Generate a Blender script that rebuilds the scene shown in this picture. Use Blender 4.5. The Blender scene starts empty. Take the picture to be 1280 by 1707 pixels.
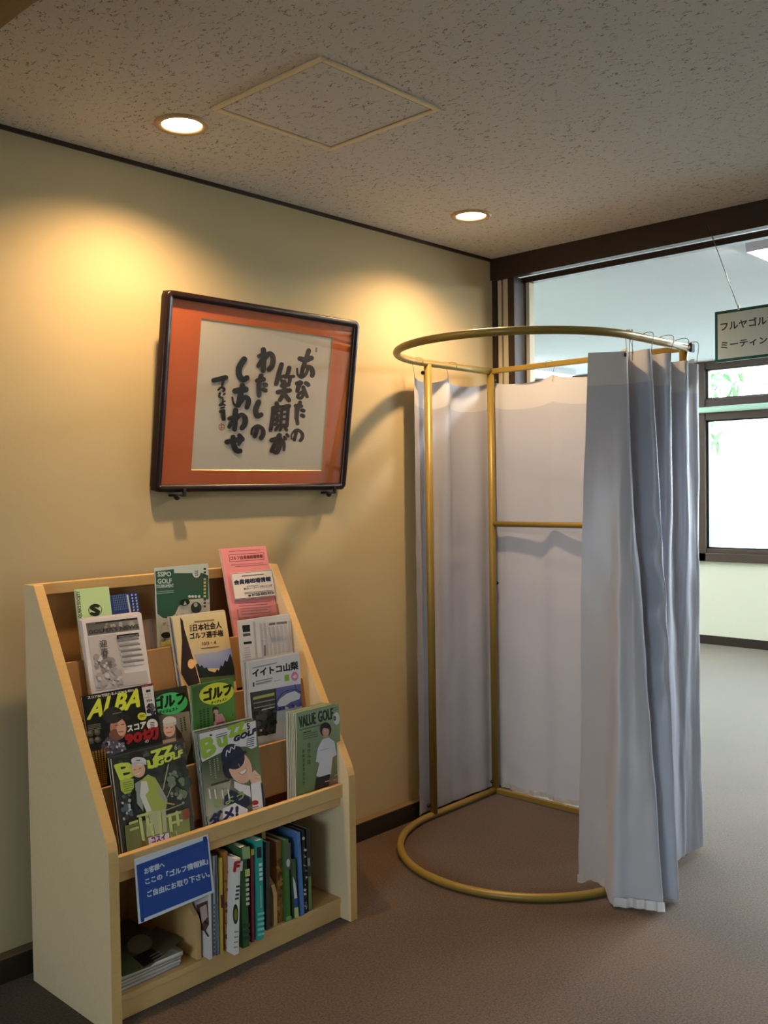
import bpy, bmesh, math, random
from mathutils import Vector, Matrix

# ------------------------------------------------------------------ camera
S = bpy.context.scene
COL = S.collection
FPX = 1584.13
CAM = Vector((-3.5636, -2.6469, 1.4))
RGT = Vector((0.6846, -0.7288, -0.0152)).normalized()
FWD = Vector((0.7284, 0.6847, -0.0241)).normalized()
UPV = RGT.cross(FWD).normalized()
cd = bpy.data.cameras.new('camera'); cam = bpy.data.objects.new('camera', cd); COL.objects.link(cam)
cd.sensor_fit = 'HORIZONTAL'; cd.sensor_width = 36.0; cd.lens = FPX / 1280 * 36.0
cd.clip_start = 0.05; cd.clip_end = 200
cam.matrix_world = Matrix(((RGT.x, UPV.x, -FWD.x, CAM.x), (RGT.y, UPV.y, -FWD.y, CAM.y), (RGT.z, UPV.z, -FWD.z, CAM.z), (0, 0, 0, 1)))
S.camera = cam

# ------------------------------------------------------------------ daylight, exposure
W = bpy.data.worlds.new('overcast_sky'); S.world = W; W.use_nodes = True
bg = W.node_tree.nodes['Background']
bg.inputs['Color'].default_value = (0.78, 0.91, 1.0, 1); bg.inputs['Strength'].default_value = 21.0
S.view_settings.view_transform = 'Standard'; S.view_settings.look = 'None'
S.view_settings.exposure = 0.0; S.view_settings.gamma = 1.0; S.view_settings.use_curve_mapping = False
S.cycles.use_denoising = True
S.cycles.max_bounces = 10; S.cycles.diffuse_bounces = 6; S.cycles.transparent_max_bounces = 16
S.cycles.sample_clamp_indirect = 6.0

DOWNLIGHT_W = 78.0          # each warm downlight
FIXTURE_E = 74.0             # fluorescent diffusers in the room beyond
ZC = 2.4633                 # ceiling height
YW, X0 = 0.035, 0.047       # wall face, plane of the header
XF = 4.42                   # window wall of the room beyond

def portal(loc, sx, sy, rot):
    l = bpy.data.lights.new('window_portal', 'AREA'); l.shape = 'RECTANGLE'; l.size = sx; l.size_y = sy
    l.cycles.is_portal = True
    o = bpy.data.objects.new('window_portal', l); o.location = loc; o.rotation_euler = rot; COL.objects.link(o)
R90 = math.pi / 2
portal((XF - 0.03, 0.21, 1.405), 1.10, 8.4, (0, R90, 0))        # lower panes
portal((XF - 0.03, 0.21, 2.27), 0.26, 8.4, (0, R90, 0))         # upper panes
portal((-6.46, -2.6, 1.55), 1.1, 1.3, (0, -R90, 0))              # lobby window behind the camera

# ------------------------------------------------------------------ helpers
def srgb(c):
    return tuple(((v / 255) / 12.92 if v / 255 <= 0.04045 else ((v / 255 + 0.055) / 1.055) ** 2.4) for v in c)

def ray(px):
    return RGT * ((px[0] - 640) / FPX) - UPV * ((px[1] - 853.5) / FPX) + FWD
def onplane(px, n, d):
    r = ray(px); n = Vector(n); return CAM + r * ((d - n.dot(CAM)) / n.dot(r))
PX = lambda q, x: onplane(q, (1, 0, 0), x)
PY = lambda q, y: onplane(q, (0, 1, 0), y)
PZ = lambda q, z: onplane(q, (0, 0, 1), z)
def plan_at(pxx, xw, z):
    """point of height z and world x = xw that is seen in image column pxx"""
    lo, hi = -2.2, 0.5
    for _ in range(50):
        m = (lo + hi) / 2; v = Vector((xw, m, z)) - CAM
        c = 640 + FPX * v.dot(RGT) / v.dot(FWD)
        if c > pxx: lo = m
        else: hi = m
    return (xw, (lo + hi) / 2)

ORG = {}
def new_mesh(name, verts, faces, origin=(0, 0, 0), smooth=False):
    o = Vector(origin)
    me = bpy.data.meshes.new(name)
    me.from_pydata([tuple(Vector(v) - o) for v in verts], [], faces)
    if smooth:
        me.polygons.foreach_set('use_smooth', [True] * len(me.polygons))
    me.update(); return me
def thing(name, label, cat, loc=(0, 0, 0), group=None):
    o = bpy.data.objects.new(name, None); COL.objects.link(o); o.location = loc; o.empty_display_size = 0.05
    o['label'] = label; o['category'] = cat
    if group: o['group'] = group
    ORG[o] = Vector(loc); return o
def obj(name, geo, mat, parent=None, smooth=False, label=None):
    """geo = (verts, faces) in world coordinates; a part sits under its thing"""
    org = ORG[parent] if parent else Vector((0, 0, 0))
    me = new_mesh(name, geo[0], geo[1], org, smooth)
    o = bpy.data.objects.new(name, me); COL.objects.link(o)
    if mat: me.materials.append(mat)
    if parent: o.parent = parent
    if label: o['label'] = label
    ORG[o] = org; return o
def struct(name, geo, mat, smooth=False, parent=None):
    o = obj(name, geo, mat, parent, smooth)
    if not parent: o['kind'] = 'structure'
    return o
def tag(o, label, cat, group=None):
    o['label'] = label; o['category'] = cat
    if group: o['group'] = group
    return o

def join(*gs):
    V, F = [], []
    for g in gs:
        n = len(V); V += list(g[0]); F += [tuple(i + n for i in f) for f in g[1]]
    return V, F
def bm_geo(bm):
    bm.verts.index_update()
    g = ([v.co.copy() for v in bm.verts], [tuple(v.index for v in f.verts) for f in bm.faces]); bm.free(); return g
def box(x0, x1, y0, y1, z0, z1, bev=0.0, seg=2):
    bm = bmesh.new(); bmesh.ops.create_cube(bm, size=1)
    for v in bm.verts:
        v.co = Vector((x0 + (v.co.x + .5) * (x1 - x0), y0 + (v.co.y + .5) * (y1 - y0), z0 + (v.co.z + .5) * (z1 - z0)))
    if bev: bmesh.ops.bevel(bm, geom=list(bm.edges), offset=bev, segments=seg, affect='EDGES', profile=.5)
    return bm_geo(bm)
def quad_box(p, n, th, bev=0.0):
    """slab: four corners p (front face), thickness th against normal n"""
    n = Vector(n).normalized(); p = [Vector(q) for q in p]; b = [q - n * th for q in p]
    V = p + b; F = [(0, 1, 2, 3), (7, 6, 5, 4)] + [(i, i + 4, (i + 1) % 4 + 4, (i + 1) % 4) for i in range(4)]
    bm = bmesh.new(); vs = [bm.verts.new(v) for v in V]
    for f in F: bm.faces.new([vs[i] for i in f])
    bmesh.ops.recalc_face_normals(bm, faces=list(bm.faces))
    if bev: bmesh.ops.bevel(bm, geom=list(bm.edges), offset=bev, segments=2, affect='EDGES', profile=.5)
    return bm_geo(bm)
def prism(pts, axis, a, b, bev=0.0):
    """polygon pts (2d) extruded along axis 'x' or 'y' or 'z' from a to b"""
    mk = {'x': lambda p, t: (t, p[0], p[1]), 'y': lambda p, t: (p[0], t, p[1]), 'z': lambda p, t: (p[0], p[1], t)}[axis]
    bm = bmesh.new(); A = [bm.verts.new(mk(p, a)) for p in pts]; B = [bm.verts.new(mk(p, b)) for p in pts]
    n = len(pts); bm.faces.new(A); bm.faces.new(B[::-1])
    for i in range(n): bm.faces.new([A[i], B[i], B[(i + 1) % n], A[(i + 1) % n]])
    bmesh.ops.recalc_face_normals(bm, faces=list(bm.faces))
    if bev: bmesh.ops.bevel(bm, geom=list(bm.edges), offset=bev, segments=2, affect='EDGES', profile=.5)
    return bm_geo(bm)
def tube(path, r, seg=12, closed=False, caps=True):
    path = [Vector(p) for p in path]; n = len(path); V, F = [], []; prev = None
    for i, p in enumerate(path):
        a = path[(i - 1) % n] if (closed or i > 0) else p; b = path[(i + 1) % n] if (closed or i < n - 1) else p
        t = (b - a).normalized()
        u = (prev - t * prev.dot(t)).normalized() if prev is not None and (prev - t * prev.dot(t)).length > 1e-6 else t.orthogonal().normalized()
        prev = u; w = t.cross(u)
        for k in range(seg):
            q = 2 * math.pi * k / seg; V.append(p + (u * math.cos(q) + w * math.sin(q)) * r)
    m = n if closed else n - 1
    for i in range(m):
        for k in range(seg):
            F.append((i * seg + k, i * seg + (k + 1) % seg, ((i + 1) % n) * seg + (k + 1) % seg, ((i + 1) % n) * seg + k))
    if caps and not closed:
        F.append(tuple(range(seg))[::-1]); F.append(tuple((n - 1) * seg + k for k in range(seg)))
    return V, F
def lathe(prof, c, seg=40):
    """profile (r, z) turned about the vertical through c"""
    V, F = [], []
    for r, z in prof:
        for k in range(seg):
            q = 2 * math.pi * k / seg; V.append(Vector((c[0] + r * math.cos(q), c[1] + r * math.sin(q), z)))
    for i in range(len(prof) - 1):
        for k in range(seg):
            F.append((i * seg + k, i * seg + (k + 1) % seg, (i + 1) * seg + (k + 1) % seg, (i + 1) * seg + k))
    return V, F
def ball(c, r, sq=1.0, seg=12):
    V, F = [], []; n = seg // 2
    for i in range(n + 1):
        a = math.pi * i / n
        for k in range(seg):
            q = 2 * math.pi * k / seg
            V.append(Vector((c[0] + r * math.sin(a) * math.cos(q), c[1] + r * math.sin(a) * math.sin(q), c[2] + r * sq * math.cos(a))))
    for i in range(n):
        for k in range(seg):
            F.append((i * seg + k, i * seg + (k + 1) % seg, (i + 1) * seg + (k + 1) % seg, (i + 1) * seg + k))
    return V, F
def catmull(pts, n=8):
    pts = [Vector(p) for p in pts]; out = []
    for i in range(len(pts) - 1):
        p0 = pts[max(i - 1, 0)]; p1 = pts[i]; p2 = pts[i + 1]; p3 = pts[min(i + 2, len(pts) - 1)]
        for k in range(n):
            t = k / n
            out.append(0.5 * ((2 * p1) + (p2 - p0) * t + (2 * p0 - 5 * p1 + 4 * p2 - p3) * t * t + (3 * p1 - p0 - 3 * p2 + p3) * t ** 3))
    out.append(pts[-1]); return out

# ------------------------------------------------------------------ materials
def mat(name, col, rough=0.6, metal=0.0, spec=0.4, noise=None, bump=None, coat=0.0):
    """noise=(scale, amount); bump=(scale, strength)"""
    m = bpy.data.materials.new(name); m.use_nodes = True; nt = m.node_tree; b = nt.nodes['Principled BSDF']
    c = srgb(col)
    b.inputs['Roughness'].default_value = rough; b.inputs['Metallic'].default_value = metal
    b.inputs['Specular IOR Level'].default_value = spec; b.inputs['Coat Weight'].default_value = coat
    b.inputs['Base Color'].default_value = (*c, 1)
    tc = nt.nodes.new('ShaderNodeTexCoord')
    if noise:
        n = nt.nodes.new('ShaderNodeTexNoise'); n.inputs['Scale'].default_value = noise[0]; n.inputs['Detail'].default_value = 4
        nt.links.new(tc.outputs['Object'], n.inputs['Vector'])
        mx = nt.nodes.new('ShaderNodeMix'); mx.data_type = 'RGBA'
        mx.inputs[6].default_value = (*[v * (1 - noise[1]) for v in c], 1); mx.inputs[7].default_value = (*[min(1, v * (1 + noise[1])) for v in c], 1)
        nt.links.new(n.outputs['Fac'], mx.inputs[0]); nt.links.new(mx.outputs[2], b.inputs['Base Color'])
    if bump:
        n2 = nt.nodes.new('ShaderNodeTexNoise'); n2.inputs['Scale'].default_value = bump[0]; n2.inputs['Detail'].default_value = 3
        nt.links.new(tc.outputs['Object'], n2.inputs['Vector'])
        bp = nt.nodes.new('ShaderNodeBump'); bp.inputs['Strength'].default_value = bump[1]; bp.inputs['Distance'].default_value = 0.002
        nt.links.new(n2.outputs['Fac'], bp.inputs['Height']); nt.links.new(bp.outputs['Normal'], b.inputs['Normal'])
    return m
def emit(name, col, s):
    m = bpy.data.materials.new(name); m.use_nodes = True; nt = m.node_tree; nt.nodes.clear()
    e = nt.nodes.new('ShaderNodeEmission'); e.inputs[0].default_value = (*col, 1); e.inputs[1].default_value = s
    o = nt.nodes.new('ShaderNodeOutputMaterial'); nt.links.new(e.outputs[0], o.inputs[0]); return m
def glass(name, tint=(1, 1, 1), base=0.04, gain=0.6, rough=0.02):
    m = bpy.data.materials.new(name); m.use_nodes = True; nt = m.node_tree; nt.nodes.clear()
    t = nt.nodes.new('ShaderNodeBsdfTransparent'); t.inputs[0].default_value = (*tint, 1)
    g = nt.nodes.new('ShaderNodeBsdfGlossy'); g.inputs['Roughness'].default_value = rough
    lw = nt.nodes.new('ShaderNodeFresnel'); lw.inputs['IOR'].default_value = 1.45
    ma = nt.nodes.new('ShaderNodeMath'); ma.operation = 'MULTIPLY_ADD'; ma.inputs[1].default_value = gain; ma.inputs[2].default_value = base
    mx = nt.nodes.new('ShaderNodeMixShader'); o = nt.nodes.new('ShaderNodeOutputMaterial')
    nt.links.new(lw.outputs[0], ma.inputs[0]); nt.links.new(ma.outputs[0], mx.inputs[0])
    nt.links.new(t.outputs[0], mx.inputs[1]); nt.links.new(g.outputs[0], mx.inputs[2]); nt.links.new(mx.outputs[0], o.inputs[0]); return m
def wood(name, col, amt=0.12, rough=0.5, scale=(3, 3, 40)):
    m = mat(name, col, rough); nt = m.node_tree; b = nt.nodes['Principled BSDF']; c = srgb(col)
    tc = nt.nodes.new('ShaderNodeTexCoord'); mp = nt.nodes.new('ShaderNodeMapping'); mp.inputs['Scale'].default_value = scale
    n = nt.nodes.new('ShaderNodeTexNoise'); n.inputs['Scale'].default_value = 6; n.inputs['Detail'].default_value = 5
    mx = nt.nodes.new('ShaderNodeMix'); mx.data_type = 'RGBA'
    mx.inputs[6].default_value = (*[v * (1 - amt) for v in c], 1); mx.inputs[7].default_value = (*[min(1, v * (1 + amt)) for v in c], 1)
    nt.links.new(tc.outputs['Object'], mp.inputs[0]); nt.links.new(mp.outputs[0], n.inputs['Vector'])
    nt.links.new(n.outputs['Fac'], mx.inputs[0]); nt.links.new(mx.outputs[2], b.inputs['Base Color']); return m
def cloth(name, col, trans=0.35, gloss=0.10, rough=0.45, weave=900):
    m = bpy.data.materials.new(name); m.use_nodes = True; nt = m.node_tree; nt.nodes.clear(); c = (*srgb(col), 1)
    d = nt.nodes.new('ShaderNodeBsdfDiffuse'); d.inputs[0].default_value = c
    t = nt.nodes.new('ShaderNodeBsdfTranslucent'); t.inputs[0].default_value = c
    g = nt.nodes.new('ShaderNodeBsdfGlossy'); g.inputs[0].default_value = (0.9, 0.92, 0.96, 1); g.inputs['Roughness'].default_value = rough
    m1 = nt.nodes.new('ShaderNodeMixShader'); m1.inputs[0].default_value = trans
    m2 = nt.nodes.new('ShaderNodeMixShader'); m2.inputs[0].default_value = gloss
    o = nt.nodes.new('ShaderNodeOutputMaterial')
    tc = nt.nodes.new('ShaderNodeTexCoord'); n = nt.nodes.new('ShaderNodeTexNoise'); n.inputs['Scale'].default_value = weave
    bp = nt.nodes.new('ShaderNodeBump'); bp.inputs['Strength'].default_value = 0.12; bp.inputs['Distance'].default_value = 0.001
    nt.links.new(tc.outputs['Object'], n.inputs['Vector']); nt.links.new(n.outputs['Fac'], bp.inputs['Height'])
    for s in (d, g): nt.links.new(bp.outputs[0], s.inputs['Normal'])
    nt.links.new(d.outputs[0], m1.inputs[1]); nt.links.new(t.outputs[0], m1.inputs[2])
    nt.links.new(m1.outputs[0], m2.inputs[1]); nt.links.new(g.outputs[0], m2.inputs[2]); nt.links.new(m2.outputs[0], o.inputs[0]); return m
def ceiling_board(name, col, mark):
    """mineral-fibre ceiling board: short dark worm-like fissures"""
    m = mat(name, col, 0.9, spec=0.1); nt = m.node_tree; b = nt.nodes['Principled BSDF']; L = nt.links.new
    tc = nt.nodes.new('ShaderNodeTexCoord')
    mp = nt.nodes.new('ShaderNodeMapping'); mp.inputs['Scale'].default_value = (1, 0.55, 1); L(tc.outputs['Object'], mp.inputs[0])
    n1 = nt.nodes.new('ShaderNodeTexNoise'); n1.inputs['Scale'].default_value = 78; n1.inputs['Detail'].default_value = 2; L(mp.outputs[0], n1.inputs['Vector'])
    n2 = nt.nodes.new('ShaderNodeTexNoise'); n2.inputs['Scale'].default_value = 52; n2.inputs['Detail'].default_value = 2
    mp2 = nt.nodes.new('ShaderNodeMapping'); mp2.inputs['Location'].default_value = (7.3, 2.1, 0); mp2.inputs['Scale'].default_value = (1.2, 0.7, 1); L(tc.outputs['Object'], mp2.inputs[0]); L(mp2.outputs[0], n2.inputs['Vector'])
    s = nt.nodes.new('ShaderNodeMath'); s.operation = 'SUBTRACT'; s.inputs[1].default_value = 0.5; L(n1.outputs['Fac'], s.inputs[0])
    a = nt.nodes.new('ShaderNodeMath'); a.operation = 'ABSOLUTE'; L(s.outputs[0], a.inputs[0])
    r1 = nt.nodes.new('ShaderNodeMapRange'); r1.inputs['From Min'].default_value = 0.016; r1.inputs['From Max'].default_value = 0.034; r1.inputs['To Min'].default_value = 1; r1.inputs['To Max'].default_value = 0; L(a.outputs[0], r1.inputs['Value'])
    r2 = nt.nodes.new('ShaderNodeMapRange'); r2.inputs['From Min'].default_value = 0.525; r2.inputs['From Max'].default_value = 0.57; L(n2.outputs['Fac'], r2.inputs['Value'])
    mu = nt.nodes.new('ShaderNodeMath'); mu.operation = 'MULTIPLY'; L(r1.outputs[0], mu.inputs[0]); L(r2.outputs[0], mu.inputs[1])
    n3 = nt.nodes.new('ShaderNodeTexNoise'); n3.inputs['Scale'].default_value = 5; L(tc.outputs['Object'], n3.inputs['Vector'])
    r3 = nt.nodes.new('ShaderNodeMapRange'); r3.inputs['From Min'].default_value = 0.3; r3.inputs['From Max'].default_value = 0.7; r3.inputs['To Min'].default_value = 0.55; L(n3.outputs['Fac'], r3.inputs['Value'])
    mu2 = nt.nodes.new('ShaderNodeMath'); mu2.operation = 'MULTIPLY'; L(mu.outputs[0], mu2.inputs[0]); L(r3.outputs[0], mu2.inputs[1])
    n4 = nt.nodes.new('ShaderNodeTexNoise'); n4.inputs['Scale'].default_value = 260; L(tc.outputs['Object'], n4.inputs['Vector'])
    mx0 = nt.nodes.new('ShaderNodeMix'); mx0.data_type = 'RGBA'; c = srgb(col)
    mx0.inputs[6].default_value = (*[v * 0.86 for v in c], 1); mx0.inputs[7].default_value = (*[min(1, v * 1.1) for v in c], 1); L(n4.outputs['Fac'], mx0.inputs[0])
    mx = nt.nodes.new('ShaderNodeMix'); mx.data_type = 'RGBA'; mx.inputs[7].default_value = (*srgb(mark), 1)
    L(mx0.outputs[2], mx.inputs[6]); L(mu2.outputs[0], mx.inputs[0]); L(mx.outputs[2], b.inputs['Base Color'])
    bp = nt.nodes.new('ShaderNodeBump'); bp.inputs['Strength'].default_value = 0.5; bp.inputs['Distance'].default_value = 0.002; bp.invert = True
    L(mu2.outputs[0], bp.inputs['Height']); L(bp.outputs[0], b.inputs['Normal']); return m
def carpet(name, c1, c2):
    m = mat(name, c1, 0.82, spec=0.5); nt = m.node_tree; b = nt.nodes['Principled BSDF']; L = nt.links.new
    tc = nt.nodes.new('ShaderNodeTexCoord')
    n1 = nt.nodes.new('ShaderNodeTexNoise'); n1.inputs['Scale'].default_value = 150; n1.inputs['Detail'].default_value = 4; n1.inputs['Roughness'].default_value = 0.7; L(tc.outputs['Object'], n1.inputs['Vector'])
    n2 = nt.nodes.new('ShaderNodeTexNoise'); n2.inputs['Scale'].default_value = 2.5; n2.inputs['Detail'].default_value = 5; L(tc.outputs['Object'], n2.inputs['Vector'])
    ad = nt.nodes.new('ShaderNodeMath'); ad.operation = 'MULTIPLY_ADD'; ad.inputs[1].default_value = 0.2; L(n2.outputs['Fac'], ad.inputs[0]); L(n1.outputs['Fac'], ad.inputs[2])
    r = nt.nodes.new('ShaderNodeMapRange'); r.inputs['From Min'].default_value = 0.44; r.inputs['From Max'].default_value = 0.77; L(ad.outputs[0], r.inputs['Value'])
    mx = nt.nodes.new('ShaderNodeMix'); mx.data_type = 'RGBA'; mx.inputs[6].default_value = (*srgb(c1), 1); mx.inputs[7].default_value = (*srgb(c2), 1)
    L(r.outputs[0], mx.inputs[0]); L(mx.outputs[2], b.inputs['Base Color'])
    bp = nt.nodes.new('ShaderNodeBump'); bp.inputs['Strength'].default_value = 0.3; bp.inputs['Distance'].default_value = 0.002
    L(n1.outputs['Fac'], bp.inputs['Height']); L(bp.outputs[0], b.inputs['Normal'])
    b.inputs['Sheen Weight'].default_value = 1.0; b.inputs['Sheen Roughness'].default_value = 0.27
    return m
def print_mat(name, rough=0.35, coat=0.0):
    m = mat(name, (255, 255, 255), rough, coat=coat); nt = m.node_tree
    a = nt.nodes.new('ShaderNodeAttribute'); a.attribute_name = 'ink'
    nt.links.new(a.outputs['Color'], nt.nodes['Principled BSDF'].inputs['Base Color']); return m

M = dict(
    wall=mat('cream_wallpaper', (190, 173, 136), 0.85, spec=0.2, noise=(1.5, 0.03), bump=(420, 0.18)),
    wall_far=mat('pale_wallpaper', (228, 230, 212), 0.85, spec=0.2, bump=(300, 0.1)),
    wall_plain=mat('lobby_wallpaper', (205, 200, 188), 0.9, spec=0.2),
    ceil=ceiling_board('mineral_fibre_board', (216, 213, 208), (120, 110, 98)),
    ceil_far=mat('white_ceiling_paint', (226, 234, 238), 0.9, spec=0.1, noise=(9, 0.02)),
    carpet=carpet('brown_carpet', (36, 24, 14), (98, 72, 46)),
    dark=wood('dark_stained_wood', (52, 36, 27), 0.2, 0.45, (40, 3, 3)),
    darkv=wood('dark_stained_post', (50, 36, 28), 0.2, 0.45, (40, 40, 2)),
    base=mat('dark_baseboard', (46, 36, 29), 0.5),
    ledge=mat('baseboard_ledge', (112, 92, 66), 0.6),
    beam=wood('brown_beam', (104, 74, 44), 0.2, 0.5, (40, 2, 40)),
    alu=mat('pale_strip', (196, 186, 160), 0.45),
    winframe=wood('window_frame_wood', (74, 60, 52), 0.18, 0.5, (30, 3, 30)),
    rail=mat('pale_green_rail', (188, 224, 205), 0.4),
    glass=glass('window_glass', (0.97, 1.0, 1.0), 0.02, 0.5),
    pglass=glass('picture_glass', (1, 1, 1), 0.01, 0.35, 0.03),
    acryl=glass('clear_acrylic', (0.97, 0.97, 0.97), 0.04, 0.6, 0.06),
    hatch=mat('hatch_frame_metal', (232, 216, 176), 0.4),
    rim=mat('downlight_rim', (190, 160, 120), 0.4),
    can=mat('downlight_reflector', (235, 225, 200), 0.3),
    bulb=emit('warm_lamp_glow', (1.0, 0.78, 0.44), 14.0),
    tubeglow=emit('fluorescent_glow', (1.0, 1.0, 0.98), FIXTURE_E),
    fix=mat('white_fixture_metal', (225, 222, 228), 0.5),
    gold=mat('gold_painted_tube', (140, 118, 54), 0.4, metal=0.15, spec=0.5),
    black=mat('black_plastic', (22, 21, 20), 0.4),
    wire=mat('steel_wire', (150, 140, 115), 0.35, metal=0.8),
    curtain=cloth('pale_satin_curtain', (178, 181, 196), 0.05, 0.10),
    curtain_band=cloth('white_header_tape', (202, 202, 208), 0.05, 0.04),
    satin=cloth('shiny_satin_hem', (215, 218, 226), 0.1, 0.4, 0.22),
    lacquer=mat('dark_lacquer', (34, 18, 15), 0.3, spec=0.35),
    orange=mat('orange_mat_board', (205, 104, 52), 0.75, noise=(60, 0.06)),
    paper=mat('calligraphy_paper', (214, 208, 196), 0.85, noise=(14, 0.03)),
    gilt=mat('pale_bevel_edge', (225, 200, 140), 0.35, metal=0.5),
    ink=mat('black_ink', (20, 20, 18), 0.7),
    seal=mat('red_seal_ink', (170, 78, 56), 0.7),
    melamine=mat('pale_melamine', (232, 208, 168), 0.6, noise=(120, 0.06)),
    edge=wood('beech_edge', (208, 170, 110), 0.10, 0.45, (8, 8, 40)),
    board=wood('tan_hardboard', (170, 130, 86), 0.08, 0.6, (30, 3, 3)),
    lip=wood('beech_lip', (208, 172, 116), 0.08, 0.5, (2, 30, 30)),
    pages=mat('page_edges', (214, 208, 198), 0.8, noise=(300, 0.12)),
    prn=print_mat('printed_paper', 0.5), prg=print_mat('glossy_print', 0.28),
    sleeve=glass('clear_plastic_sleeve', (1, 1, 1), 0.01, 0.3, 0.08),
    leaf=mat('tree_leaves', (120, 150, 110), 0.7), bark=mat('tree_bark', (90, 75, 60), 0.9),
    ground=mat('outdoor_paving', (190, 190, 186), 0.9),
)

# ------------------------------------------------------------------ the setting
XL, YB, XE, YE = -6.5, -6.5, XF, 4.6
struct('floor', box(XL, XE, YB, YE, -0.1, 0.0), M['carpet'])
HX0, HX1, HY0, HY1 = -1.945, -1.486, -0.9375, -0.4905             # ceiling hatch opening
struct('ceiling', box(XL, X0, YB, YW, ZC, ZC + 0.12), M['ceil'])
struct('ceiling_far', box(X0, XE, YB, YE, ZC, ZC + 0.12), M['ceil_far'])
struct('wall_left', box(XL, X0, YW, 0.14, 0.0, ZC), M['wall'])
bb = struct('baseboard_left', box(XL, X0, 0.0, YW, 0.0, 0.071, 0.001), M['base'])
struct('ledge', box(XL, X0, -0.002, YW, 0.071, 0.076, 0.001), M['ledge'], parent=bb)
struct('trim_1', box(XL, X0, YW - 0.010, YW, ZC - 0.012, ZC), M['dark'])
# walls behind the camera, one with a window
struct('wall_right', box(XL, XF, YB - 0.14, YB, 0, ZC), M['wall_plain'])
g = join(box(XL - 0.14, XL, YB, 0.14, 0, 1.0), box(XL - 0.14, XL, YB, 0.14, 2.1, ZC), box(XL - 0.14, XL, YB, -3.25, 1.0, 2.1), box(XL - 0.14, XL, -1.95, 0.14, 1.0, 2.1))
struct('wall_rear', g, M['wall_plain'])
w2 = struct('window_2', join(*[box(XL - 0.1, XL - 0.04, y, y + 0.05, 1.0, 2.1) for y in (-3.25, -2.625, -2.0)], box(XL - 0.1, XL - 0.04, -3.25, -1.95, 1.0, 1.05), box(XL - 0.1, XL - 0.04, -3.25, -1.95, 2.05, 2.1)), M['winframe'])
for y in (-3.2, -2.575): struct('pane', box(XL - 0.073, XL - 0.067, y, y + 0.575, 1.05, 2.05), M['glass'], parent=w2)
# room beyond: far wall, side walls
WY0, WY1 = -4.0, 4.42                                           # window band on the far wall
g = join(box(XF, XF + 0.16, YB, YE, 0, 0.728), box(XF, XF + 0.16, WY1, YE, 0.728, ZC), box(XF, XF + 0.16, YB, WY0, 0.728, ZC))
struct('wall_far', g, M['wall_far'])
struct('wall_far_left', box(X0, XF, YE, YE + 0.14, 0, ZC), M['wall_far'])
struct('wall_far_side', box(X0, 0.19, 0.14, YE, 0, ZC), M['wall_far'])
struct('baseboard_far', box(XF - 0.012, XF, YB, YE, 0, 0.077), M['base'])
# window wall: frames, mullions, panes, each an own piece
w1 = struct('window_1', join(box(XF - 0.03, XF + 0.1, WY0, WY1, 0.728, 0.800, 0.004), box(XF - 0.012, XF + 0.1, WY0, WY1, 0.800, 0.838, 0.003)), M['winframe'])
struct('window_head', box(XF - 0.02, XF + 0.1, WY0, WY1, 2.40, ZC - 0.002), M['winframe'], parent=w1)
struct('transom', box(XF - 0.02, XF + 0.1, WY0, WY1, 1.955, 2.022, 0.003), M['winframe'], parent=w1)
struct('transom', box(XF - 0.02, XF + 0.1, WY0, WY1, 2.072, 2.135, 0.003), M['winframe'], parent=w1)
posts = [4.42, 2.74, 1.06, -0.66, -2.34, -3.925]
for i, y in enumerate(posts):
    struct('post', box(XF - 0.03, XF + 0.1, y - 0.075, y, 0.728, ZC - 0.002, 0.003), M['winframe'], parent=w1)
    if i < 5:
        a, b = y - 0.075, posts[i + 1]
        for z0, z1 in ((0.838, 1.955), (2.135, 2.40)):
            struct('sash', join(box(XF, XF + 0.04, b, a, z0, z0 + 0.014), box(XF, XF + 0.04, b, a, z1 - 0.014, z1), box(XF, XF + 0.04, a - 0.02, a, z0, z1), box(XF, XF + 0.04, b, b + 0.02, z0, z1)), M['black'] if z0 < 1 else M['winframe'], parent=w1)
            struct('pane', box(XF + 0.016, XF + 0.022, b + 0.02, a - 0.02, z0 + 0.014, z1 - 0.014), M['glass'], parent=w1)
struct('trim_2', box(XF - 0.06, XF - 0.01, WY0, WY1, 2.018, 2.068, 0.012, 3), M['rail'], smooth=True)
# header over the opening between the rooms, its rail and the jamb
struct('trim_3', box(X0 - 0.012, X0 + 0.03, YB, YW, 2.364, ZC, 0.002), M['dark'])
struct('trim_4', box(X0 + 0.085, X0 + 0.125, YB, -0.07, 2.348, 2.3745, 0.002), M['dark'])
tr = struct('trim_5', box(X0, X0 + 0.14, 0.0126, YW, 0.0, 2.364, 0.001), M['darkv'])
for y0, y1, x0, mm in ((-0.010, 0.011, 0.012, 'alu'), (-0.0215, -0.012, 0.03, 'darkv'), (-0.0585, -0.0235, 0.008, 'alu')):
    struct('strip', box(X0 + x0, X0 + 0.13, y0, y1, 0.0, 2.364, 0.003), M[mm], parent=tr)
struct('trim_6', box(X0 - 0.006, X0 + 0.13, -0.096, -0.060, 0.0, 2.364, 0.002), M['darkv'])
struct('trim_7', box(X0 + 0.085, X0 + 0.125, -0.117, -0.097, 0.0, 2.348, 0.002), M['alu'])
# brown beam across the ceiling over the camera side
bx = PZ((0, 50), 2.36).x
struct('trim_8', box(bx - 0.24, bx, YB, YW - 0.001, 2.36, ZC, 0.003), M['beam'])
# outdoors
struct('ground', box(XF + 0.3, 60, -40, 40, -0.8, -0.7), M['ground'])
struct('ground_rear', box(-60, XL - 0.3, -40, 40, -0.8, -0.7), M['ground'])

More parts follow.
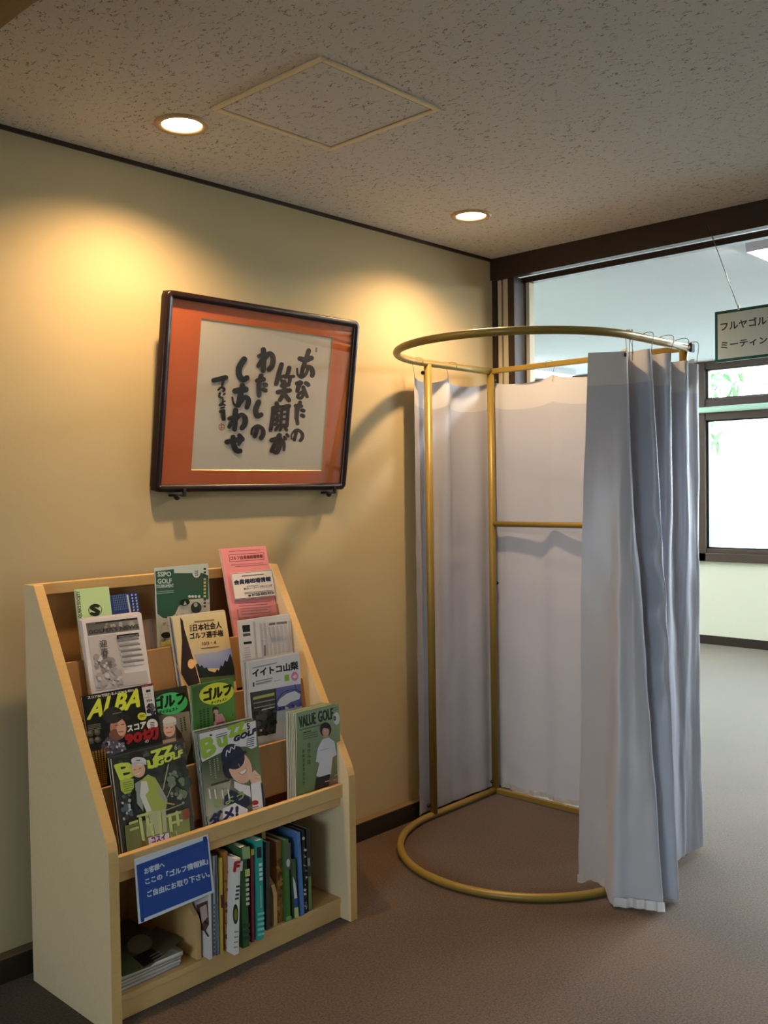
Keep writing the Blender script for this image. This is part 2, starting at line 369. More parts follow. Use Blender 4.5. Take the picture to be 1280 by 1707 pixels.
# ------------------------------------------------------------------ ceiling fittings
def downlight(c, label):
    t = thing('downlight', label, 'downlight', (c[0], c[1], ZC))
    obj('trim_ring', lathe([(0.058, ZC - 0.002), (0.060, ZC - 0.006), (0.074, ZC - 0.007), (0.079, ZC - 0.003), (0.079, ZC)], c), M['rim'], t, True)
    obj('reflector', lathe([(0.0585, ZC - 0.003), (0.057, ZC - 0.0015), (0.050, ZC - 0.0008)], c), M['can'], t, True)
    obj('lamp_face', lathe([(0.0575, ZC - 0.0022), (0.045, ZC - 0.0035), (0.02, ZC - 0.0048), (0.0005, ZC - 0.005)], c), M['bulb'], t, True)
    l = bpy.data.lights.new('downlight_lamp', 'SPOT'); l.energy = DOWNLIGHT_W; l.color = (1.0, 0.66, 0.34)
    l.spot_size = math.radians(146); l.spot_blend = 0.8; l.shadow_soft_size = 0.028
    lo = bpy.data.objects.new('downlight_lamp', l); COL.objects.link(lo); lo.parent = t; lo.location = (0, 0, -0.012)
downlight((-1.9315, -0.3344), 'round warm downlight glowing beside the square ceiling hatch')
downlight((-0.596, -0.3477), 'smaller-looking warm downlight near the dark header corner')

t = thing('ceiling_hatch', 'square ceiling access hatch with cream metal frame', 'hatch', ((HX0 + HX1) / 2, (HY0 + HY1) / 2, ZC))
for nm, a in (('frame_bar', (HX0, HX0 + 0.016, HY0, HY1)), ('frame_bar', (HX1 - 0.016, HX1, HY0, HY1)), ('frame_bar', (HX0 + 0.016, HX1 - 0.016, HY0, HY0 + 0.016)), ('frame_bar', (HX0 + 0.016, HX1 - 0.016, HY1 - 0.016, HY1))):
    obj(nm, box(*a, ZC - 0.007, ZC, 0.002), M['hatch'], t)
obj('gap_line', join(*[box(*a, ZC - 0.0015, ZC) for a in ((HX0 + 0.016, HX0 + 0.022, HY0 + 0.016, HY1 - 0.016), (HX1 - 0.022, HX1 - 0.016, HY0 + 0.016, HY1 - 0.016), (HX0 + 0.022, HX1 - 0.022, HY0 + 0.016, HY0 + 0.022), (HX0 + 0.022, HX1 - 0.022, HY1 - 0.022, HY1 - 0.016))]), M['beam'], t)
obj('hatch_panel', box(HX0 + 0.022, HX1 - 0.022, HY0 + 0.022, HY1 - 0.022, ZC - 0.004, ZC, 0.001), M['ceil'], t)

def fixture(c, sx, sy, label):
    t = thing('ceiling_light', label, 'ceiling light', (c[0], c[1], ZC))
    x0, x1, y0, y1 = c[0] - sx / 2, c[0] + sx / 2, c[1] - sy / 2, c[1] + sy / 2
    obj('housing', prism([(x0, ZC), (x1, ZC), (x1 - 0.01, ZC - 0.045), (x0 + 0.01, ZC - 0.045)], 'y', y0, y1, 0.003), M['fix'], t)
    obj('diffuser', box(x0 + 0.03, x1 - 0.03, y0 + 0.03, y1 - 0.03, ZC - 0.062, ZC - 0.045, 0.006), M['tubeglow'], t)
fixture((0.72, -1.56), 0.24, 1.25, 'white fluorescent fixture on the far ceiling behind the header')
fixture((2.5, -1.05), 1.25, 0.24, 'white fluorescent fixture further along the far ceiling')
fixture((3.45, 2.2), 1.25, 0.26, 'far fluorescent fixture glowing just above the back curtain')

# ------------------------------------------------------------------ fitting booth of bent tube
ZT = 1.925
BX, Y0, Y1, CX = -0.078, -0.045, -1.014, -0.540
CY, RR = (Y0 + Y1) / 2, (Y0 - Y1) / 2
def ring_path(z, y1, cx):
    cy, r = (Y0 + y1) / 2, (Y0 - y1) / 2
    p = [(BX, Y0, z), (-0.3, Y0, z)]
    for k in range(41):
        a = math.pi / 2 + math.pi * k / 40
        p.append((cx + r * math.cos(a), cy + r * math.sin(a), z))
    return p + [(-0.3, y1, z), (BX, y1, z)]
booth = thing('fitting_booth_frame', 'D-shaped changing booth frame of bent gold-painted steel tube', 'booth frame', (CX, CY, 0))
obj('top_ring', tube(ring_path(ZT, -0.994, -0.523), 0.0145, 16), M['gold'], booth, True)
obj('base_ring', tube(ring_path(0.0148, Y1, CX), 0.0145, 16), M['gold'], booth, True)
obj('top_bar', box(BX - 0.008, BX + 0.008, -0.994, Y0, ZT - 0.012, ZT + 0.012, 0.003), M['gold'], booth)
obj('base_bar', box(BX - 0.010, BX + 0.010, Y1, Y0, 0.002, 0.026, 0.003), M['gold'], booth)
obj('middle_bar', tube([(BX, Y0, 1.234), (BX, Y1, 1.234)], 0.0125, 16), M['gold'], booth, True)
for x, y in ((BX, Y0), (-0.515, Y0), (BX, -0.972)):
    obj('pole', tube([(x, y, 0.02), (x, y, ZT - 0.004)], 0.0165, 16), M['gold'], booth, True)
for c in ((BX, -1.006, ZT),): obj('end_cap', box(c[0] - 0.016, c[0] + 0.016, c[1] - 0.006, c[1] + 0.006, c[2] - 0.018, c[2] + 0.018, 0.004), M['black'], booth)
for c in ((-0.515 - 0.018, Y0 + 0.012, 1.885), (BX + 0.014, Y0 - 0.012, 1.885), (BX + 0.014, Y0 - 0.012, 0.965), (BX - 0.016, Y0 + 0.006, 0.055), (-0.515 - 0.018, Y0 + 0.012, 0.055)):
    obj('bolt', ball(c, 0.0085), M['black'], booth, True)

def sheet(top, bot, ztop, zbot, nz, wr=None, v0=0.0, v1=1.0, mid=None):
    """cloth between two plan curves with the same number of points; ztop/zbot may be functions of s"""
    n = len(top); V, F = [], []
    for j in range(nz + 1):
        v = v0 + (v1 - v0) * j / nz
        for i in range(n):
            s = i / (n - 1)
            a = Vector(top[i]).to_2d() if len(top[i]) > 2 else Vector(top[i]); b = Vector(bot[i])
            w = v ** 0.9
            p = a * (1 - w) + b * w
            zt = ztop(s) if callable(ztop) else ztop; zb = zbot(s) if callable(zbot) else zbot
            z = zt + (zb - zt) * v
            if wr: d = wr(s, v); p = p + Vector((d[0], d[1]))
            V.append(Vector((p.x, p.y, z)))
    for j in range(nz):
        for i in range(n - 1): F.append((j * n + i, j * n + i + 1, (j + 1) * n + i + 1, (j + 1) * n + i))
    return V, F
def cat2(pts, n): return [Vector((p.x, p.y)) for p in catmull([(x, y, 0) for x, y in pts], n)]
from mathutils import noise as mnoise
def wrk(amp, fs, fv, seed):
    def f(s, v):
        a = mnoise.noise(Vector((s * fs, v * fv, seed))) * amp; b = mnoise.noise(Vector((s * fs, v * fv, seed + 9.1))) * amp
        return a, b
    return f
# --- first curtain: along the wall side and across the back
cur = thing('privacy_curtain', 'pale satin curtain spread flat along the wall and back of the booth', 'curtain', (-0.3, -0.02, 0))
side_top = [(-0.585, -0.030), (-0.560, -0.012), (-0.50, 0.010), (-0.43, 0.012), (-0.375, -0.020), (-0.345, -0.022), (-0.30, 0.006), (-0.22, 0.012), (-0.14, -0.006), (-0.075, -0.020), (-0.045, -0.050), (-0.046, -0.10), (-0.030, -0.19), (-0.034, -0.28), (-0.052, -0.36), (-0.040, -0.46), (-0.026, -0.58), (-0.050, -0.70), (-0.030, -0.84), (-0.048, -0.95), (-0.046, -1.00)]
side_bot = [(-0.590, -0.030), (-0.560, -0.014), (-0.50, -0.010), (-0.43, -0.016), (-0.375, -0.012), (-0.345, -0.009), (-0.30, -0.017), (-0.22, -0.010), (-0.13, -0.016), (-0.06, -0.012), (-0.030, -0.045), (-0.028, -0.10), (-0.046, -0.19), (-0.026, -0.28), (-0.050, -0.36), (-0.030, -0.46), (-0.048, -0.58), (-0.028, -0.70), (-0.046, -0.84), (-0.032, -0.95), (-0.040, -1.00)]
T1, B1 = cat2(side_top, 8), cat2(side_bot, 8)
hooks_s = [0.02, 0.235, 0.48, 0.70, 0.85, 0.98]
def top1(s):
    if s < hooks_s[0]: return 1.885
    z = 1.885
    for a, b in zip(hooks_s, hooks_s[1:]):
        if a <= s <= b:
            q = (s - a) / (b - a); z = 1.885 - (0.032 if a < 0.4 else 0.022) * math.sin(math.pi * q) ** 0.8
    return z
def wr1(s, v):
    k = min(1, v * 4); low = max(0, v - 0.75) * 4
    n = lambda q: 0.0030 * mnoise.noise(Vector((s * 12, v * 8, q))) + 0.0020 * mnoise.noise(Vector((s * 10 + v * 6, v * 34, q + 2))) + 0.005 * low * mnoise.noise(Vector((s * 16 - v * 9, v * 13, q + 5)))
    cx, cy = 0.0, 0.0
    for vc, s0, s1 in ((0.42, 0.0, 0.4), (0.45, 0.55, 0.9), (0.63, 0.05, 0.5), (0.79, 0.6, 1.0)):      # pressed fold lines
        if s0 < s < s1: cy += 0.0022 * math.exp(-((v - vc - 0.01 * (s - s0)) / 0.006) ** 2)
    return n(3) * k + cy, min(0.004, n(7) * k - cy)

HB = 0.062
obj('panel', sheet(T1, B1, top1, 0.022, 60, wr1, HB, 1.0), M['curtain'], cur, True)
obj('header_band', sheet(T1, B1, top1, 0.022, 4, wr1, 0.0, HB), M['curtain_band'], cur, True, 'white doubled band along the curtain top')
i0 = 80
obj('hem_ribbon', sheet([p + Vector((-0.004, 0)) for p in T1[i0:]], [p + Vector((-0.004 - 0.004 * math.sin(i * 1.7), 0)) for i, p in enumerate(B1[i0:])], top1, 0.022, 2, None, 0.990, 1.002), M['satin'], cur, True, 'shiny satin ribbon along the hem')
def hook(p, zt, zr, parent, side=(0, 0)):
    q = [(p[0] + side[0] * 1.0, p[1] + side[1], zr - 0.012), (p[0] + side[0] * 1.2, p[1] + side[1] * 1.2, zr + 0.006), (p[0] + side[0] * 0.5, p[1] + side[1] * 0.5, zr + 0.018), (p[0] - side[0] * 0.3, p[1] - side[1] * 0.3, zr + 0.010), (p[0] - side[0] * 0.1, p[1] - side[1] * 0.1, zt + 0.01), (p[0], p[1], zt - 0.03)]
    obj('hook', tube(catmull(q, 4), 0.0014, 6), M['wire'], parent, True)
for s in hooks_s[:-1]:
    i = min(int(s * (len(T1) - 1)), len(T1) - 1); p = T1[i]
    sd = (0, -0.040) if p.y > -0.03 else (-0.048, 0)
    hook((p.x, p.y - 0.003 if p.y > -0.03 else p.y), top1(s), ZT, cur, sd)
# --- second curtain: pushed together at the front right, hanging in folds
cur2 = thing('gathered_curtain', 'bluish white satin curtain bunched in deep folds at the booth front', 'curtain', (-0.4, -1.02, 0))
ZQ = 1.875
tp = [(980, -0.700), (1000, -0.660), (1022, -0.618), (1040, -0.583), (1046, -0.565), (1044, -0.545), (1036, -0.500), (1034, -0.460), (1042, -0.440), (1056, -0.440), (1070, -0.455), (1080, -0.460), (1085, -0.445), (1082, -0.410), (1076, -0.360), (1080, -0.330), (1094, -0.325), (1108, -0.335), (1117, -0.325), (1118, -0.300), (1112, -0.250), (1116, -0.210), (1130, -0.200), (1142, -0.205), (1147, -0.180), (1146, -0.130), (1152, -0.105), (1160, -0.090), (1164, -0.066), (1160, -0.045)]
T2 = [plan_at(a, b, ZQ) for a, b in tp]
B2 = [(-0.700, -0.862), (-0.712, -0.925), (-0.737, -0.990), (-0.785, -1.050), (-0.757, -1.100), (-0.735, -1.150), (-0.716, -1.195), (-0.690, -1.170), (-0.660, -1.120), (-0.640, -1.105), (-0.632, -1.135), (-0.622, -1.175), (-0.608, -1.198), (-0.585, -1.165), (-0.545, -1.110), (-0.490, -1.070), (-0.440, -1.055), (-0.400, -1.060), (-0.365, -1.055), (-0.335, -1.048), (-0.300, -1.042), (-0.270, -1.040), (-0.250, -1.046), (-0.230, -1.042), (-0.210, -1.048), (-0.190, -1.055), (-0.172, -1.064), (-0.156, -1.070), (-0.138, -1.054), (-0.118, -1.044)]
assert len(B2) == len(T2)
NQ = 9
T2s, B2s = cat2(T2, NQ), cat2(B2, NQ)
def top2(s):
    for a, b, zl, zr in ((0, 0.15, 1.856, 1.868), (0.15, 0.45, 1.882, 1.882), (0.45, 0.66, 1.882, 1.876), (0.66, 1.0, 1.862, 1.860)):
        if a <= s <= b: return zl + (zr - zl) * (s - a) / (b - a)
    return 1.87
def wr2(s, v):
    k = min(1, v * 3)
    x = 0.010 * mnoise.noise(Vector((s * 9, v * 3.5, 1.3))) + 0.004 * mnoise.noise(Vector((s * 22, v * 14, 5.3)))
    y = 0.010 * mnoise.noise(Vector((s * 9, v * 3.5, 8.3))) + 0.004 * mnoise.noise(Vector((s * 22, v * 14, 2.3)))
    if 0.28 < s < 0.42: e = math.sin((s - 0.28) / 0.14 * math.pi) * math.sin(math.pi * min(1, max(0, (v - 0.25) / 0.45))); x += 0.012 * e * math.sin(v * 60); y += 0.008 * e * math.sin(v * 48 + 1)
    return x * k, y * k
zb2 = lambda s: 0.012 + 0.030 * max(0, min(1, 1.6 - abs(s - 0.052) / 0.028)) + (0.03 * (s - 0.8) / 0.2 if s > 0.8 else 0)
obj('panel', sheet(T2s, B2s, top2, zb2, 90, wr2, HB, 1.0), M['curtain'], cur2, True)
obj('header_band', sheet(T2s, B2s, top2, zb2, 5, wr2, 0.0, HB), M['curtain_band'], cur2, True, 'white doubled band along the curtain top')
ih = int(0.215 * len(T2s))
off = lambda P: [p + Vector((-0.005, -0.005)) for p in P]
obj('hem_ribbon', sheet(off(T2s[:ih]), off(B2s[:ih]), 1.87, lambda s: zb2(s * 0.215) - 0.003, 3, lambda s, v: (0.003 * math.sin(s * 60), 0.003 * math.cos(s * 47)), 0.984, 1.0), M['satin'], cur2, True, 'shiny satin ribbon along the hem')
for i in (3, 4, 5, 9, 12, 18, 23, 27):
    p = Vector(T2[i])
    if i < 5: p = Vector((-0.58 + 0.012 * i, p.y))
    sd = (0.0, (-0.994 - p.y))
    hook((p.x, p.y), top2(i / 29), ZT, cur2, sd)
obj('hook_tab', box(T2[3][0] - 0.004, T2[3][0] + 0.004, T2[3][1] - 0.009, T2[3][1] - 0.003, 1.845, 1.859), M['black'], cur2)

# ------------------------------------------------------------------ prints (lettering and pictures lying flat on paper)
_tc = {}
def text_geo(s):
    if s in _tc: return _tc[s]
    cu = bpy.data.curves.new('tmp', 'FONT'); cu.body = s; cu.size = 1; cu.resolution_u = 2
    o = bpy.data.objects.new('tmp', cu); COL.objects.link(o)
    dg = bpy.context.evaluated_depsgraph_get(); ev = o.evaluated_get(dg); me = ev.to_mesh()
    V = [(v.co.x, v.co.y) for v in me.vertices]; F = [tuple(p.vertices) for p in me.polygons]
    ev.to_mesh_clear(); bpy.data.objects.remove(o); bpy.data.curves.remove(cu)
    if V:
        x0 = min(v[0] for v in V); x1 = max(v[0] for v in V); y0 = min(v[1] for v in V); y1 = max(v[1] for v in V)
        V = [((x - x0) / max(1e-6, x1 - x0), (y - y0) / max(1e-6, y1 - y0)) for x, y in V]
    _tc[s] = (V, F); return _tc[s]
def crop(ox, oy, s): return lambda p: (ox + p[0] / s, oy + p[1] / s)
class Print:
    """flat ink on a plane; positions measured on the photograph are carried onto the plane"""
    def __init__(self, n, d, k, eps=0.00004):
        self.n = Vector(n).normalized(); ln = Vector(n).length; self.d = d / ln; self.k = k; self.eps = eps; self.L = 1
        if self.n.dot(CAM) - self.d < 0: self.s = -1
        else: self.s = 1
        self.V, self.F, self.C = [], [], []
    def at(self, p):
        return onplane(self.k(p), self.n, self.d + self.s * self.eps * self.L)
    def add(self, P, F, col):
        n = len(self.V)
        self.V += [self.at(p) for p in P]; self.F += [tuple(i + n for i in f) for f in F]
        cs = [srgb(c) for c in col] if isinstance(col[0], (tuple, list)) else [srgb(col)] * len(P)
        self.C += cs; self.L += 1
    def poly(self, P, col): self.add(P, [tuple(range(len(P)))], col)
    def ell(self, c, rx, ry, col, rot=0, n=22):
        a = math.radians(rot); P = []
        for i in range(n):
            q = 2 * math.pi * i / n; x, y = rx * math.cos(q), ry * math.sin(q)
            P.append((c[0] + x * math.cos(a) - y * math.sin(a), c[1] + x * math.sin(a) + y * math.cos(a)))
        self.poly(P, col)
    def text(self, s, bl, br, tl, col, bold=0):
        V, F = text_geo(s)
        offs = [(0, 0)] if not bold else [(bold * math.cos(q), bold * math.sin(q)) for q in (0, 1.05, 2.09, 3.14, 4.19, 5.24)]
        for ox, oy in offs:
            self.add([(bl[0] + (br[0] - bl[0]) * u + (tl[0] - bl[0]) * v + ox, bl[1] + (br[1] - bl[1]) * u + (tl[1] - bl[1]) * v + oy) for u, v in V], F, col)
            self.L -= 0.75
        self.L += 0.75
    def vtext(self, s, tl, bl, w, col, bold=0, slope=-0.12):
        n = len(s)
        for i, c in enumerate(s):
            a = (tl[0] + (bl[0] - tl[0]) * i / n, tl[1] + (bl[1] - tl[1]) * i / n); b = (tl[0] + (bl[0] - tl[0]) * (i + .85) / n, tl[1] + (bl[1] - tl[1]) * (i + .85) / n)
            self.text(c, b, (b[0] + w, b[1] + w * slope), a, col, bold)
    def line(self, pts, w, col, taper=None):
        """brush stroke with round ends; w a width or a list of widths"""
        sp = catmull([(p[0], p[1], 0) for p in pts], 6) if len(pts) > 2 else [Vector((pts[0][0] + (pts[1][0] - pts[0][0]) * t / 6, pts[0][1] + (pts[1][1] - pts[0][1]) * t / 6, 0)) for t in range(7)]
        n = len(sp); P, F = [], []
        for i, p in enumerate(sp):
            t = (sp[min(i + 1, n - 1)] - sp[max(i - 1, 0)]).normalized(); u = Vector((-t.y, t.x, 0)); f = i / (n - 1) * (len(w) - 1) if isinstance(w, list) else 0
            ww = (w[int(f)] + (w[min(int(f) + 1, len(w) - 1)] - w[int(f)]) * (f - int(f))) if isinstance(w, list) else w
            P += [(p.x + u.x * ww / 2, p.y + u.y * ww / 2), (p.x - u.x * ww / 2, p.y - u.y * ww / 2)]
            if i: F.append((2 * i - 2, 2 * i - 1, 2 * i + 1, 2 * i))
        for e, sgn in ((0, 1), (n - 1, -1)):
            c = sp[e]; ww = (w[0] if e == 0 else w[-1]) if isinstance(w, list) else w; b = len(P)
            P += [(c.x + ww / 2 * math.cos(2 * math.pi * q / 12), c.y + ww / 2 * math.sin(2 * math.pi * q / 12)) for q in range(12)]
            F.append(tuple(range(b, b + 12)))
        self.add(P, F, col)
    def blobs(self, quad, n, cols, r, seed):
        rg = random.Random(seed); a, b, c, d = quad
        for _ in range(n):
            u, v = rg.random(), rg.random()
            p = [(a[i] * (1 - u) + b[i] * u) * (1 - v) + (d[i] * (1 - u) + c[i] * u) * v for i in (0, 1)]
            q = r * (0.4 + rg.random()); self.ell(p, q, q * (0.6 + 0.6 * rg.random()), rg.choice(cols), rg.random() * 90, 9)
    def rows(self, p0, p1, n, dx, dy, h, col, skip=0):
        """n thin bars of tiny type, first from p0 to p1"""
        for i in range(n):
            a = (p0[0] + dx * i, p0[1] + dy * i); b = (p1[0] + dx * i, p1[1] + dy * i)
            self.poly([a, b, (b[0], b[1] + h), (a[0], a[1] + h)], col)
    def build(self, name, parent, m, label=None):
        o = obj(name, (self.V, self.F), m, parent, label=label)
        at = o.data.color_attributes.new('ink', 'FLOAT_COLOR', 'POINT')
        at.data.foreach_set('color', [x for c in self.C for x in (*c, 1.0)]); return o

# ------------------------------------------------------------------ framed calligraphy, leaning out from the wall
TF = -0.147; ZB0 = 1.400; YB0 = 0.002
fn = Vector((0, -1, TF)).normalized()                       # front normal (leaning forward)
def fpt(x, h, dep=0.0):                                     # x along wall, h up the frame, depth behind the front
    up = Vector((0, TF, 1)).normalized()
    return Vector((x, YB0, ZB0)) + up * h - fn * dep
FX0, FX1, FH = -1.8283, -0.9604, 0.6480
pic = thing('calligraphy_frame', 'dark lacquer frame with orange mat and black brush calligraphy above the rack', 'picture frame', ((FX0 + FX1) / 2, 0.0, 1.4))
def rrect(x0, x1, h0, h1, r, n=6):
    P = []
    for cx, cy, a0 in ((x1 - r, h1 - r, 0), (x0 + r, h1 - r, 90), (x0 + r, h0 + r, 180), (x1 - r, h0 + r, 270)):
        for k in range(n + 1):
            a = math.radians(a0 + 90 * k / n); P.append((cx + r * math.cos(a), cy + r * math.sin(a)))
    return P
fw = 0.024
o1 = rrect(FX0, FX1, 0, FH, 0.022); i1 = rrect(FX0 + fw, FX1 - fw, fw, FH - fw, 0.003)
o2 = rrect(FX0 + 0.004, FX1 - 0.004, 0.004, FH - 0.004, 0.02); n = len(o1)
V = [fpt(x, h, 0.030) for x, h in o1] + [fpt(x, h, 0.005) for x, h in o1] + [fpt(x, h, 0.0) for x, h in o2] + [fpt(x, h, 0.001) for x, h in i1] + [fpt(x, h, 0.016) for x, h in i1]
F = []
for L in range(4):
    for i in range(n): F.append((L * n + i, L * n + (i + 1) % n, (L + 1) * n + (i + 1) % n, (L + 1) * n + i))
obj('frame', (V, F), M['lacquer'], pic, True)
obj('backing_board', quad_box([fpt(FX0 + 0.004, 0.004, 0.024), fpt(FX1 - 0.004, 0.004, 0.024), fpt(FX1 - 0.004, FH - 0.004, 0.024), fpt(FX0 + 0.004, FH - 0.004, 0.024)], fn, 0.006), M['base'], pic)
def px_frame(q, dep): return onplane(q, fn, fn.dot(fpt(FX0, 0, dep)))
kc = lambda x, y: (240 + x / 3.2, 460 + y / 3.2)
DP = 0.0145
pq = [px_frame(kc(305, 232), DP), px_frame(kc(1010, 332), DP), px_frame(kc(937, 1035), DP), px_frame(kc(255, 1033), DP)]
px0 = (pq[0].x + pq[3].x) / 2; px1 = (pq[1].x + pq[2].x) / 2
hh = lambda p: (p - fpt(p.x, 0, DP)).dot(Vector((0, TF, 1)).normalized())
ph0 = (hh(pq[2]) + hh(pq[3])) / 2; ph1 = (hh(pq[0]) + hh(pq[1])) / 2
def ring_quad(a, b, depth0, depth1):
    V = [fpt(x, h, depth0) for x, h in a] + [fpt(x, h, depth1) for x, h in b]
    return V, [(i, (i + 1) % 4, 4 + (i + 1) % 4, 4 + i) for i in range(4)]
oa = [(FX0 + fw - 0.002, fw - 0.002), (FX1 - fw + 0.002, fw - 0.002), (FX1 - fw + 0.002, FH - fw + 0.002), (FX0 + fw - 0.002, FH - fw + 0.002)]
ob = [(px0 - 0.003, ph0 - 0.003), (px1 + 0.003, ph0 - 0.003), (px1 + 0.003, ph1 + 0.003), (px0 - 0.003, ph1 + 0.003)]
oc = [(px0, ph0), (px1, ph0), (px1, ph1), (px0, ph1)]
obj('mat_board', ring_quad(oa, ob, 0.0125, 0.0125), M['orange'], pic)
obj('mat_bevel', ring_quad(ob, oc, 0.0125, 0.0150), M['gilt'], pic)
sheet_o = obj('paper', quad_box([fpt(px0 - 0.01, ph0 - 0.01, 0.0155), fpt(px1 + 0.01, ph0 - 0.01, 0.0155), fpt(px1 + 0.01, ph1 + 0.01, 0.0155), fpt(px0 - 0.01, ph1 + 0.01, 0.0155)], fn, 0.001), M['paper'], pic)
obj('glass_pane', quad_box([fpt(FX0 + fw - 0.001, fw - 0.001, 0.008), fpt(FX1 - fw + 0.001, fw - 0.001, 0.008), fpt(FX1 - fw + 0.001, FH - fw + 0.001, 0.008), fpt(FX0 + fw - 0.001, FH - fw + 0.001, 0.008)], fn, 0.002), M['pglass'], pic)
for q in ((295, 824), (548, 820)):
    c = PY(q, 0.0); obj('support_hook', join(box(c.x - 0.012, c.x + 0.030, -0.010, YW - 0.001, 1.386, 1.394, 0.002), box(c.x + 0.018, c.x + 0.030, -0.012, -0.003, 1.386, 1.412, 0.002), ball((c.x, 0.0, 1.384), 0.011)), M['black'], pic)
dp = fn.dot(fpt(FX0, 0, 0.0154))
P1, P2, P3, P4 = crop(240, 470, 5.818), crop(440, 510, 7.111), crop(240, 690, 6.4), crop(420, 680, 6.4)
pr = Print(fn, dp, P2); K = (22, 22, 20)
def st(k, w, *pts): pr.k = k; pr.line(pts, [1.22 * q for q in w] if isinstance(w, list) else 1.22 * w, K)
# column 1: a na ta no
st(P2, [50, 56, 52], (425, 625), (490, 640), (560, 618)); st(P2, [48, 46, 40], (530, 530), (495, 640), (460, 740), (440, 835)); st(P2, [20, 26, 34, 30], (392, 745), (400, 815), (445, 848), (500, 800), (520, 730)); st(P2, [40, 50, 46], (500, 718), (555, 735), (578, 790), (570, 825))
st(P2, 44, (390, 920), (440, 912)); st(P2, [52, 46, 40], (425, 910), (405, 970), (395, 1010)); st(P2, 44, (498, 915), (525, 935)); st(P2, [40, 44, 34], (465, 965), (485, 1025), (512, 1075)); st(P2, [34, 30, 34], (475, 1010), (420, 1040), (398, 1080), (440, 1092), (468, 1045))
st(P2, 40, (375, 1185), (440, 1188)); st(P2, [40, 42, 44], (428, 1145), (395, 1240), (385, 1330)); st(P4, [38, 34, 32], (478, 0), (474, 80), (486, 168)); st(P4, 34, (532, 25), (552, 30)); st(P4, 36, (530, 80), (548, 88))
st(P4, [34, 28], (475, 245), (452, 342)); st(P4, [14, 14, 22, 30, 34, 30], (425, 332), (420, 290), (448, 248), (490, 235), (532, 270), (536, 315), (515, 348))
# column 2: laugh, face, ga
st(P2, [48, 50, 44], (208, 695), (180, 790), (145, 925)); st(P2, 34, (190, 845), (235, 832)); st(P2, [46, 44, 36], (298, 735), (282, 800), (255, 845)); st(P2, 34, (255, 845), (350, 835)); st(P2, 38, (312, 845), (302, 900)); st(P2, 46, (215, 945), (290, 932)); st(P2, 46, (165, 1022), (305, 1002)); st(P2, [46, 44, 40], (240, 900), (238, 1020), (188, 1118)); st(P2, 46, (250, 1055), (295, 1118)); st(P2, 30, (205, 880), (225, 930))
st(P2, 38, (105, 1210), (180, 1195)); st(P2, 44, (150, 1155), (160, 1205)); st(P2, 42, (212, 1200), (298, 1186)); st(P2, [40, 40, 36], (120, 1225), (112, 1290), (100, 1350)); st(P4, [38, 40, 34], (228, 10), (218, 120), (198, 238)); st(P4, 26, (240, 40), (290, 30)); st(P4, 28, (318, 15), (305, 190)); st(P4, 32, (385, 5), (372, 190))
for y in (18, 66, 118, 176): st(P4, 20, (310, y + 3), (378, y))
st(P4, 26, (285, 82), (248, 128)); st(P4, 26, (282, 132), (245, 180)); st(P4, 30, (285, 185), (252, 235)); st(P4, 26, (320, 195), (298, 238)); st(P4, 30, (350, 200), (368, 235)); st(P4, 24, (265, 60), (272, 110))
st(P4, [42, 46], (210, 345), (295, 325)); st(P4, [44, 44, 40], (292, 292), (262, 355), (212, 458)); st(P4, [44, 46, 34], (285, 335), (300, 375), (270, 468), (240, 470)); st(P4, [30, 32, 24], (330, 345), (342, 395), (340, 450)); st(P4, 28, (372, 284), (385, 302)); st(P4, 26, (345, 312), (360, 332))
# column 3: wa ta shi no
st(P1, [44, 46, 42], (1158, 658), (1160, 760), (1155, 860)); st(P1, 34, (1115, 720), (1160, 702)); st(P1, 34, (1150, 745), (1108, 815)); st(P1, [36, 42, 46, 42], (1172, 745), (1215, 695), (1250, 730), (1245, 805), (1212, 850))
st(P1, 38, (1098, 958), (1160, 945)); st(P1, [40, 42, 38], (1136, 912), (1115, 1000), (1115, 1100)); st(P1, 38, (1168, 996), (1182, 1000)); st(P1, 36, (1158, 1042), (1178, 1052))
st(P1, [44, 46, 44, 40], (1112, 1165), (1082, 1240), (1098, 1298), (1135, 1288))
st(P3, [46, 40], (1212, 135), (1182, 238)); st(P3, [18, 20, 30, 40, 44], (1145, 218), (1158, 155), (1212, 125), (1265, 160), (1272, 215), (1250, 255))
# column 4: shi a wa se
st(P1, [48, 50, 48, 44], (972, 750), (924, 830), (922, 900), (960, 948), (998, 930))
st(P1, [46, 52], (882, 1058), (985, 1042)); st(P1, [44, 46, 44], (955, 1005), (935, 1100), (915, 1195)); st(P1, [16, 20, 28], (856, 1120), (870, 1180), (908, 1205), (955, 1150)); st(P1, [36, 42, 40], (930, 1125), (995, 1122), (1015, 1160), (998, 1215))
st(P1, 44, (888, 1245), (880, 1320)); st(P3, [44, 46, 42], (980, 10), (972, 100), (966, 165)); st(P3, 34, (908, 50), (960, 32)); st(P3, 34, (950, 70), (908, 138)); st(P3, [34, 40, 52, 46], (985, 55), (1035, 8), (1078, 40), (1075, 105), (1045, 150))
st(P3, [44, 50], (885, 300), (1045, 268)); st(P3, [44, 50, 50, 44], (950, 248), (955, 320), (985, 388), (1025, 395)); st(P3, [40, 38, 30], (1018, 230), (1040, 265), (1012, 325))
